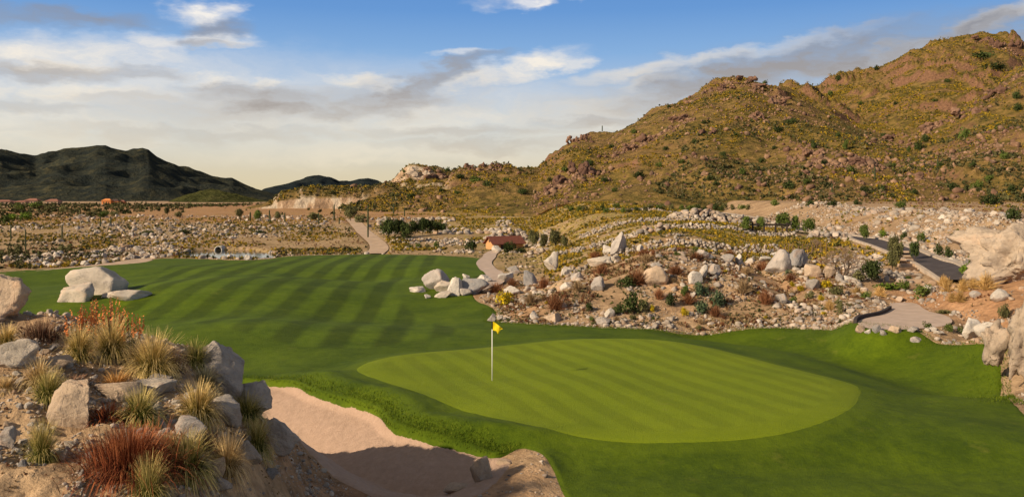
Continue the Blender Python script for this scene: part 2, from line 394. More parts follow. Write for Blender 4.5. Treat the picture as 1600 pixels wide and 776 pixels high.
def rock_mat(name, stops, use_attr=False, scale=1., pat=.55):
    m, t, b = new_mat(name, .88, .2); co = obj_co(t)
    r = attr(t, 'rnd') if use_attr else t.n('ShaderNodeObjectInfo').outputs['Random']
    base = t.ramp(r, stops)
    if use_attr:
        geo = t.n('ShaderNodeNewGeometry').outputs['Position']; n1 = t.noise(geo, .9, 4); n2 = t.noise(geo, 5, 5, .7)
        h = n2
    else:
        off = t.n('ShaderNodeVectorMath', {0: co, 1: t.n('ShaderNodeCombineXYZ', {0: t.math('MULTIPLY', r, 37.)}).outputs[0]}, operation='ADD').outputs[0]
        n1 = t.noise(off, 1.6 * scale, 6, .62, .6); n2 = t.noise(off, 7. * scale, 7, .72)
        vo = t.n('ShaderNodeTexVoronoi', {'Vector': off, 'Scale': 3.4 * scale}, feature='DISTANCE_TO_EDGE').outputs['Distance']
        crack = t.mapr(t.math('ADD', vo, t.math('MULTIPLY', n2, .06)), .03, .07, 0, 1)
        h = t.math('ADD', n2, t.math('MULTIPLY', crack, .09))
    k = t.mapr(n1, .3, .7, .66, 1.15); c = t.mix(1, base, t.n('ShaderNodeCombineColor', {0: k, 1: k, 2: k}).outputs[0], 'MULTIPLY')
    c = t.mix(t.mapr(n1, .54, .68, 0, pat), c, (.42, .27, .17))                      # rusty patina
    c = t.mix(t.mapr(n2, .56, .66, 0, .5), c, (.16, .14, .125))
    t.L.new(c, b.inputs['Base Color'])
    bump(t, b, h, .8, .12 if not use_attr else .05)
    return m
ROCKC = [(0., (.46, .38, .29)), (.2, (.36, .29, .22)), (.4, (.30, .26, .22)), (.55, (.52, .44, .35)), (.7, (.21, .19, .17)), (.85, (.36, .24, .15)), (1., (.58, .50, .41))]
M['rock'] = rock_mat('granite_boulder', ROCKC)
M['rocks'] = rock_mat('loose_rock', ROCKC, True)
M['rock_cream'] = rock_mat('cream_boulder', [(0, (.52, .44, .345)), (1, (.58, .50, .40))])
M['rock_white'] = rock_mat('white_boulder', [(0, (.58, .51, .42)), (1, (.66, .59, .50))])
M['rock_tan'] = rock_mat('tan_boulder', [(0, (.50, .36, .24)), (1, (.56, .42, .29))])
M['rock_grey'] = rock_mat('grey_boulder', [(0, (.40, .35, .30)), (1, (.48, .42, .36))])
M['rock_blue'] = rock_mat('slate_boulder', [(0, (.27, .255, .24)), (1, (.33, .31, .29))])
M['cliff'] = rock_mat('cliff_rock', [(0, (.42, .325, .235)), (1, (.50, .40, .30))], False, 3.2, .5)
M['red_crag'] = rock_mat('red_crag', [(0, (.13, .068, .045)), (1, (.24, .135, .085))], False, 1.5, .25)
M['red_rocks'] = rock_mat('red_loose_rock', [(0, (.12, .06, .042)), (.4, (.19, .105, .06)), (.7, (.28, .165, .095)), (1, (.14, .085, .055))], True)
def hill_mat():
    m, t, b = new_mat('desert_hillside', .95, .05)
    g = t.n('ShaderNodeNewGeometry'); P = g.outputs['Position']
    nz = t.n('ShaderNodeSeparateXYZ', {0: g.outputs['Normal']}).outputs[2]
    n1 = t.noise(P, .035, 5, .6); n2 = t.noise(P, .3, 6, .7); n3 = t.noise(P, 1.1, 4, .7)
    c = t.ramp(n2, [(.34, (.05, .040, .014)), (.46, (.12, .092, .024)), (.56, (.22, .145, .042)), (.68, (.29, .18, .07))])
    c = t.mix(t.mapr(n1, .45, .65, 0, .35), c, t.ramp(n3, [(.35, (.17, .085, .045)), (.65, (.34, .19, .10))]))
    cliff = t.ramp(t.noise(t.n('ShaderNodeMapping', {'Vector': P, 'Scale': (.28, .1, .06)}).outputs[0], 1., 6, .65), [(.34, (.20, .13, .08)), (.47, (.42, .28, .17)), (.58, (.56, .45, .32)), (.7, (.30, .235, .17))])
    pale = attr(t, 'pale')
    c = t.mix(t.math('MULTIPLY', t.mapr(nz, .93, .80, 0, 1), pale), c, cliff)
    c = t.mix(t.math('MULTIPLY', t.mapr(t.math('ADD', nz, t.math('MULTIPLY', n2, .2)), .95, .80, 0, .9), t.math('SUBTRACT', 1, pale)), c, t.ramp(n3, [(.3, (.10, .05, .033)), (.7, (.30, .16, .095))]))
    t.L.new(c, b.inputs['Base Color'])
    bump(t, b, t.math('ADD', n2, n3), 1., .8)
    return m
M['hill'] = hill_mat()
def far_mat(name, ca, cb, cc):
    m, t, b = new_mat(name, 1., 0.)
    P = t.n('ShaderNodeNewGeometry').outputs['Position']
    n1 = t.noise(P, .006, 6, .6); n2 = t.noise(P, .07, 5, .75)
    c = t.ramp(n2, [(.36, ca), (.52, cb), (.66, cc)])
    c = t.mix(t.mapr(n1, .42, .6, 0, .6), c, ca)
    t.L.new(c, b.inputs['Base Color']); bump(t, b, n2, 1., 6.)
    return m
M['far'] = far_mat('far_scrub_cloud_shade', (.020, .025, .024), (.044, .046, .032), (.095, .082, .042))  # cloud shadow painted in: scrub colour darkened, no cloud casts it
M['farther'] = far_mat('distant_scrub_cloud_shade', (.014, .020, .024), (.022, .028, .028), (.034, .036, .03))  # same cloud shadow put into the colour of the farther range
M['foothill'] = far_mat('foothill_scrub', (.035, .040, .016), (.07, .07, .022), (.11, .10, .04))
def water_mat():
    m, t, b = new_mat('pond_water', .06, .5); b.inputs['Base Color'].default_value = (.035, .035, .022, 1)
    bump(t, b, t.noise(obj_co(t), 1.6, 3), .12, .05); return m
M['water'] = water_mat()

# ================================================================== THE GROUND
def grid(px, Y):
    X = (px[None, :] - 800) / F * Y[:, None]
    return X, np.repeat(Y[:, None], len(px), 1)
def quads(mask):
    r, c = mask.shape; idx = np.arange(r * c).reshape(r, c)
    q = np.stack([idx[:-1, :-1], idx[:-1, 1:], idx[1:, 1:], idx[1:, :-1]], -1).reshape(-1, 4)
    return q
def rows_from_py(p0, p1, step): return CZ * F / (np.arange(p0, p1, -step) - HY)

PXC = np.concatenate([np.arange(-2400, -160, 60), np.arange(-160, 1760, 3.4), np.arange(1760, 4000, 60)])
Yr = np.concatenate([np.arange(3.5, 10, .35), np.arange(10, 24, .055), np.arange(24, 40, .13), np.arange(40, 75, .17), np.arange(75, 130, .4), np.geomspace(130, 420, 160), np.geomspace(430, 6000, 40)])
X, Y = grid(PXC, Yr)
Z = hg(X, Y)
dl, _, _ = poly_dist(X, Y, LAWN, 3); dbk, _, _ = poly_dist(X, Y, BUNKER, 3)
def strip_d(x, y, C, hw): return hw - line_dist(x, y, C)
d_road = strip_d(X, Y, ROADC, 1.55); d_path = strip_d(X, Y, PATHC, .95); d_dirt = strip_d(X, Y, DIRTC, 1.6); d_track = strip_d(X, Y, TRACKC, 1.4)
d_sp, _, _ = poly_dist(X, Y, SANDPATH, 3); d_pad, _, _ = poly_dist(X, Y, PAD, 3)
low = np.maximum.reduce([dl, dbk])
drop = .5 * ss((low - .05) / .7) + .22 * ss((np.maximum.reduce([d_road, d_path, d_dirt, d_track, d_sp, d_pad]) - .02) / .35)
rough = np.clip(-low - .3, 0, 1) * ss((110 - Y) / 40)
Zg = Z - drop + rough * (.05 * fbm(X / .6, Y / .6, 3, 91) + .10 * fbm(X / 1.9, Y / 1.9, 3, 92)) * (Y > 30)
Zg = Zg - .9 * (Y > 320) * ss((X + 200) / 100) * ss((Y - 320) / 50)
red = ss((Y - 185) / 20) * ss((-X + 5) / 30) * ss((X + 190) / 40) * .85
red = np.maximum(red, ss((X - 22) / 3) * ss((Y - 38) / 4) * ss((62 - Y) / 6) * .8)
red = np.maximum(red, .7 * ss((1.2 + .4 * fbm(X / 2, Y / 2, 2, 8) - np.hypot(X + 2.6, (Y - 20.5) * .8) / 3.2)))
red = np.maximum(red, .45 * ss((fbm(X / 5, Y / 5, 2, 18) - .1) * 4) * ss((Y - 48) / 8) * ss((80 - Y) / 10) * (X < 22))
olive = ss((Y - 70) / 20) * (.35 + .65 * ss((X + 12 + (Y - 130) * .15) / 12)) * ss((330 - Y) / 40) * ss((roadx(Y) + 3 - X) / 4)
ground = mesh_obj('ground', np.stack([X, Y, Zg], -1).reshape(-1, 3), quads(np.ones_like(X)), M['soil'], None, True, {'red': red.ravel(), 'olive': olive.ravel()})
tag(ground, kind='structure')

def sheet(name, P, lift, mat, px, Yrow, extra=None, attrs=None, zf=None):
    """the part of a fine grid inside the outline P, its rim drawn onto the outline"""
    x, y = grid(px, Yrow)
    d, bx, by = poly_dist(x, y, P, 3)
    ins = d > 0
    ok = np.zeros(x.shape, bool)
    q = ins[:-1, :-1] | ins[:-1, 1:] | ins[1:, 1:] | ins[1:, :-1]
    xx = np.where(ins, x, bx); yy = np.where(ins, y, by)
    z = (zf or hg)(xx, yy) + lift(xx, yy, np.maximum(d, 0))
    Fc = quads(ins)[q.ravel()]
    used = np.unique(Fc); rem = np.full(x.size, -1); rem[used] = np.arange(len(used))
    V = np.stack([xx, yy, z], -1).reshape(-1, 3)[used]
    A = {k: f(V[:, 0], V[:, 1]) for k, f in (attrs or {}).items()}
    o = mesh_obj(name, V, rem[Fc], mat, None, True, A)
    return tag(o, kind='structure')
pf = np.arange(-190, 1790, 3.6)
lawnY = np.concatenate([np.arange(15, 24, .10), rows_from_py(716, 470, 1.7), rows_from_py(470, 380, .9)])
def lawn_lift(x, y, d):
    dg = poly_dist(x, y, GREEN, 3)[0]
    bk = poly_dist(x, y, BUNKER, 3)[0]
    return .05 * ss(d / .12) - .09 * ss((dg - .03) / .3) + .10 * ss((bk + .45) / .4) * ss(d / .1) + .018 * fbm(x / .35, y / .35, 2, 15) * ss((40 - y) / 10) * (dg < 0)
sheet('lawn', LAWN, lawn_lift, M['lawn'], pf, np.unique(lawnY), attrs={'mow': lambda x, y: ss(poly_dist(x, y, FAIRWAY, 3)[0] / .5) * .95, 'collar': lambda x, y: ss((poly_dist(x, y, GREEN, 3)[0] + .75) / .25)})
sheet('putting_green', GREEN, lambda x, y, d: .05 + .012 * ss(d / .1), M['green'], np.arange(540, 1360, 3.), rows_from_py(760, 505, 1.3), attrs={'mow': lambda x, y: ss((poly_dist(x, y, GREEN, 3)[0] - .8) / .2)})
def sand_lift(x, y, d): return -.03 + .06 * ss(d / .2) + (.035 * fbm(x / .7, y / .7, 3, 44) + .02 * np.abs(fbm(x / .22, y / .22, 2, 46))) * ss(d / .3)
def grow(P, w):
    a = np.roll(P, -1, 0) - np.roll(P, 1, 0); n = np.stack([a[:, 1], -a[:, 0]], 1) / np.linalg.norm(a, axis=1)[:, None]
    area = np.sum(P[:, 0] * np.roll(P[:, 1], -1) - np.roll(P[:, 0], -1) * P[:, 1])
    return P + n * w * np.sign(area)
sheet('sand_bunker', grow(BUNKER, .14), sand_lift, M['sand'], np.arange(280, 820, 2.5), rows_from_py(800, 570, 1.2))
sheet('concrete_pad', PAD, lambda x, y, d: .06 + 0 * x, M['path'], np.arange(1310, 1510, 3.), np.arange(40, 60, .15))
sheet('sand_path', SANDPATH, lambda x, y, d: .05 + 0 * x, M['dirt_path'], np.arange(-80, 260, 4.), np.arange(70, 125, .4))
sheet('pond_water', smooth_poly(POND_C + (POND - POND_C) * 1.12, 1), lambda x, y, d: 0 * x - .86, M['water'], np.arange(270, 450, 4.), np.arange(90, 140, .6), zf=lambda x, y: 0 * x)
def strip(name, C, hw, lift, mat, kind='structure', n_across=7, off=0.):
    C = np.asarray(C); seg = np.r_[0, np.cumsum(np.hypot(*np.diff(C, axis=0).T))]
    s = np.linspace(0, seg[-1], int(seg[-1] / .5) + 2)
    x = np.interp(s, seg, C[:, 0]); y = np.interp(s, seg, C[:, 1])
    tx = np.gradient(x); ty = np.gradient(y); L = np.hypot(tx, ty); nx = ty / L; ny = -tx / L
    a = np.linspace(-1, 1, n_across) * hw + off
    XX = x[:, None] + nx[:, None] * a; YY = y[:, None] + ny[:, None] * a
    zc = hg(x, y)[:, None] * .5 + hg(XX, YY) * .5
    ZZ = zc + lift
    return tag(mesh_obj(name, np.stack([XX, YY, ZZ], -1).reshape(-1, 3), quads(np.ones(XX.shape)), mat), kind=kind), (x, y, nx, ny, zc[:, 0])
_, rd = strip('cart_road', ROADC, 1.35, .09, M['asphalt'])
strip('cart_path', PATHC, .85, .07, M['path']); strip('dirt_road', DIRTC, 1.4, .08, M['dirt_path']); strip('hillside_track', TRACKC, 1.3, .5, M['dirt_path'])
def kerb(name, x, y, z, nx, ny, off, w, h, mat):
    """a raised kerb: a rectangular bar swept along a line"""
    V = []; Fc = []
    for i in range(len(x)):
        for a, hh in ((off - w / 2, -.2), (off - w / 2, h), (off + w / 2, h), (off + w / 2, -.2)): V.append((x[i] + nx[i] * a, y[i] + ny[i] * a, z[i] + hh))
    for i in range(len(x) - 1):
        for j in range(4): Fc.append((i * 4 + j, i * 4 + (j + 1) % 4, i * 4 + 4 + (j + 1) % 4, i * 4 + 4 + j))
    Fc += [(3, 2, 1, 0), tuple(len(V) - 4 + j for j in range(4))]
    return mesh_obj(name, V, Fc, mat, None, False)
x, y, nx, ny, z = rd
k1 = kerb('kerb', x, y, z + .09, nx, ny, 1.62, .52, .13, M['kerb']); tag(k1, kind='structure')
k2 = kerb('kerb', x, y, z + .09, nx, ny, -1.5, .28, .13, M['kerb']); tag(k2, kind='structure')
pe = smooth_poly(flat([(1336, 506), (1339, 500), (1356, 496.5), (1373, 493.5), (1384, 489), (1391, 484)], PADZ), 2, False)
tx = np.gradient(pe[:, 0]); ty = np.gradient(pe[:, 1]); L = np.hypot(tx, ty)
tag(kerb('kerb', pe[:, 0], pe[:, 1], np.full(len(pe), PADZ), ty / L, -tx / L, 0, .16, .24, M['dark_kerb']), kind='structure')

# ---- hills
hp = np.concatenate([np.arange(380, 1760, 2.3), np.arange(1760, 2100, 12)])
hy = np.concatenate([np.arange(152, 260, 2.2), np.arange(260, 335, 1.2), np.arange(335, 520, 2.1), np.arange(520, 760, 3.0)])
X, Y = grid(hp, hy); Z = hm(X, Y)
PXX = 800 + F * X / Y
pale = ss((720 - PXX) / 40) * ss((345 - Y) / 10)
tag(mesh_obj('hillside', np.stack([X, Y, Z], -1).reshape(-1, 3), quads(np.ones_like(X)), M['hill'], None, True, {'pale': pale.ravel()}), kind='structure')
def far_range(name, px, py, Yr, Yb, zb, px0, px1, amp, mat, seed, step=2.5):
    hp = np.arange(px0, px1, step); hy = np.linspace(Yb, Yr * 1.12, 150)
    X, Y = grid(hp, hy); PX = 800 + F * X / Y
    zr = CZ + (HY - np.interp(PX, px, py)) * Yr / F; t = (Y - Yb) / (Yr - Yb); tc = np.clip(t, 0, 1)
    hgt = np.maximum(zr - zb, 0)
    g = 1 - 2 * np.abs(fbm(X / (Yr * .075) + .4 * fbm(X / 90, Y / 90, 2, 4), Y / (Yr * .3), 3, seed))
    Z = zb + hgt * tc ** 1.1 + hgt * .17 * g * np.sin(np.pi * tc) ** .7 + amp * fbm(X / (amp * 12), Y / (amp * 12), 5, seed + 5) * ss(tc * 5) * ss(hgt / (amp * 4)) + amp * .5 * (1 - 2.4 * np.abs(fbm(X / (amp * 5), Y / (amp * 6), 3, seed + 9))) * ss(tc * 5) * ss(hgt / (amp * 4)) * ss((1.02 - tc) * 9)
    Z = np.where(t > 1, Z - .35 * (Y - Yr), Z)
    return tag(mesh_obj(name, np.stack([X, Y, Z], -1).reshape(-1, 3), quads(np.ones_like(X)), mat), kind='structure')
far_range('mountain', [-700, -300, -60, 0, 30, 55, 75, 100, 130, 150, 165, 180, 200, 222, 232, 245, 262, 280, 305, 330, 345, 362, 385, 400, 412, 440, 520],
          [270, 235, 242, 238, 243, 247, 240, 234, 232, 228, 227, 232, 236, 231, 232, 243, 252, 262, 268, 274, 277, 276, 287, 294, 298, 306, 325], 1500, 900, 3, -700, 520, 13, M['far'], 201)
far_range('mountain', [330, 400, 412, 440, 462, 480, 497, 515, 530, 545, 560, 575, 590, 600, 640, 760, 900], [318, 304, 297, 291, 284, 279, 276, 278, 284, 283, 278, 277, 280, 284, 300, 310, 320], 2400, 1900, 3, 320, 900, 12, M['farther'], 231)
far_range('foothill', [225, 260, 290, 318, 335, 360, 390, 420, 450], [322, 316, 305, 299, 297, 302, 309, 314, 322], 800, 640, 3, 215, 460, 2.2, M['foothill'], 261, 1.6)
# ================================================================== ROCKS
import bmesh
def ico(sub):
    bm = bmesh.new(); bmesh.ops.create_icosphere(bm, subdivisions=sub, radius=1)
    V = np.array([v.co for v in bm.verts]); Fc = np.array([[v.index for v in f.verts] for f in bm.faces]); bm.free(); return V, Fc
ICO = {k: ico(k) for k in (1, 2, 4, 5)}
def rock_geom(seed, sub=4, planes=16, rough=.045, cut=(.36, .8), strata=0., block=.03):
    r = np.random.default_rng(seed); V, Fc = ICO[sub]; V = V.copy()
    for _ in range(planes):
        n = r.normal(size=3); n /= np.linalg.norm(n); d = r.uniform(*cut)
        k = np.maximum(V @ n - d, 0); V = V - k[:, None] * n * .96
    if sub >= 4:
        nrm = V / np.linalg.norm(V, axis=1)[:, None]
        a = vnoise3(V * 1.7 + seed % 97, seed % 1000); b = vnoise3(V * 4.1 + 5, seed % 1000 + 1); c = 1 - np.abs(vnoise3(V * 3 + 9, seed % 1000 + 2)) * 2
        d = vnoise3(V * 9 + 3, seed % 1000 + 3); e = vnoise3(V * 19 + 1, seed % 1000 + 4); g = 1 - np.abs(vnoise3(V * (5, 5, 9) + 2, seed % 1000 + 5)) * 2
        V = V + nrm * (rough * 1.2 * a + rough * .8 * b - rough * .7 * np.maximum(c, 0) ** 3 + rough * .5 * d + rough * .28 * e - rough * .5 * np.maximum(g, 0) ** 4)[:, None]
        if block: V = V + nrm * (block * np.floor(3.2 * vnoise3(V * 2.3 + 1, seed % 1000 + 6)) / 3.2 + block * .6 * np.floor(3 * vnoise3(V * (5, 5, 3.6) + 4, seed % 1000 + 7)) / 3 + block * .3 * np.floor(3 * vnoise3(V * 11 + 4, seed % 1000 + 8)) / 3)[:, None]
        if strata: V[:, 0] += strata * np.sign(np.sin(V[:, 2] * 9 + 2 * V[:, 0])) * .5 + strata * vnoise3(V * (2, 2, 9), 7)
    V = V - (V.max(0) + V.min(0)) / 2; V = V / (V.max(0) - V.min(0)) * 2
    return V, Fc
ROCK_ME = []
for k in range(14):
    V, Fc = rock_geom(100 + k, 4, 16, .045)
    o = mesh_obj('boulder', V * .5, Fc, None, None, True, None, link=False); ROCK_ME.append(o.data); bpy.data.objects.remove(o)
    ROCK_ME[-1].materials.append(M['rock'])
def crag_geom(seed, n=9, big=4):
    r = np.random.default_rng(seed); VV, FF, off = [], [], 0
    for k in range(n):
        V, Fc = rock_geom(seed * 31 + k, big if k < 4 else 4 if big == 5 else 2, 26 if big == 5 else 16, .06 if big == 5 else .10, (.24, .62) if big == 5 else (.3, .72), .0, .2); q = r.uniform(.35, .75) * (1 if k < 4 else .6)
        V = V * q * (1, 1, r.uniform(.7, 1.3)) * .5; V = V + (r.uniform(-.6, .6), r.uniform(-.5, .5), r.uniform(-.25, .12) + .15 * (k < 3))
        VV.append(V); FF.append(Fc + off); off += len(V)
    V = np.vstack(VV); V = V - (V.max(0) + V.min(0)) / 2; return V / (V.max(0) - V.min(0)) * 2, np.vstack(FF)
CMAT = {'cream': 'rock_cream', 'white': 'rock_white', 'tan': 'rock_tan', 'grey': 'rock_grey', 'slate grey': 'rock_blue', 'red-brown': 'red_crag'}
N_BOULDER = 0; ROCK_SPOTS = []
def rock_obj(me, loc, dims, rz, tilt, colour, name='boulder'):
    global N_BOULDER
    o = bpy.data.objects.new(name, me); COL.objects.link(o)
    o.location = loc; o.scale = dims; o.rotation_euler = (tilt[0], tilt[1], rz)
    o.material_slots[0].link = 'OBJECT'; o.material_slots[0].material = M[CMAT[colour]]
    N_BOULDER += 1; return o
def hero(px, py, wpx, hpx, colour, label, seed, depth=.8, tilt=(0, 0), sink=.22, own=True, planes=15, rough=.05, dy=0., name='boulder', mat=None, group=None, rz=None, sub=4, cut=(.38, .8), strata=0.):
    x, y, z = at(px, py); y2 = y + dy; x = x * y2 / y
    w = wpx * y2 / F; h = hpx * y2 / F / (1 - sink) * 1.05
    if own:
        V, Fc = crag_geom(seed) if name == 'crag' else crag_geom(seed, 9, 5) if name == 'rock_outcrop' and seed > 501 else rock_geom(seed, sub, planes, rough, cut, strata, .22 if name == 'rock_outcrop' else .045 if sub == 5 else 0); t_ = mesh_obj(name, V * .5, Fc, M['rock'], None, name != 'crag', None, link=False); me = t_.data; bpy.data.objects.remove(t_)
    else: me = ROCK_ME[seed % 14]
    yc = y2 + w * depth * .4; xc = x * yc / y2
    zc = H(xc, min(yc, y2 + w * depth * .3)) if dy == 0 else z
    o = rock_obj(me, (xc, yc, z * .5 + min(zc, z + .6) * .5 + h * (.5 - sink)), (w * 1.04, w * depth, h), (seed * 1.7 % 6.28 if own is False else (rz if rz is not None else 0)), tilt, colour, name)
    if mat: o.material_slots[0].material = M[mat]
    ROCK_SPOTS.append((xc, yc, w * .5))
    return tag(o, label, 'boulder', group or 'boulders lying about the course')
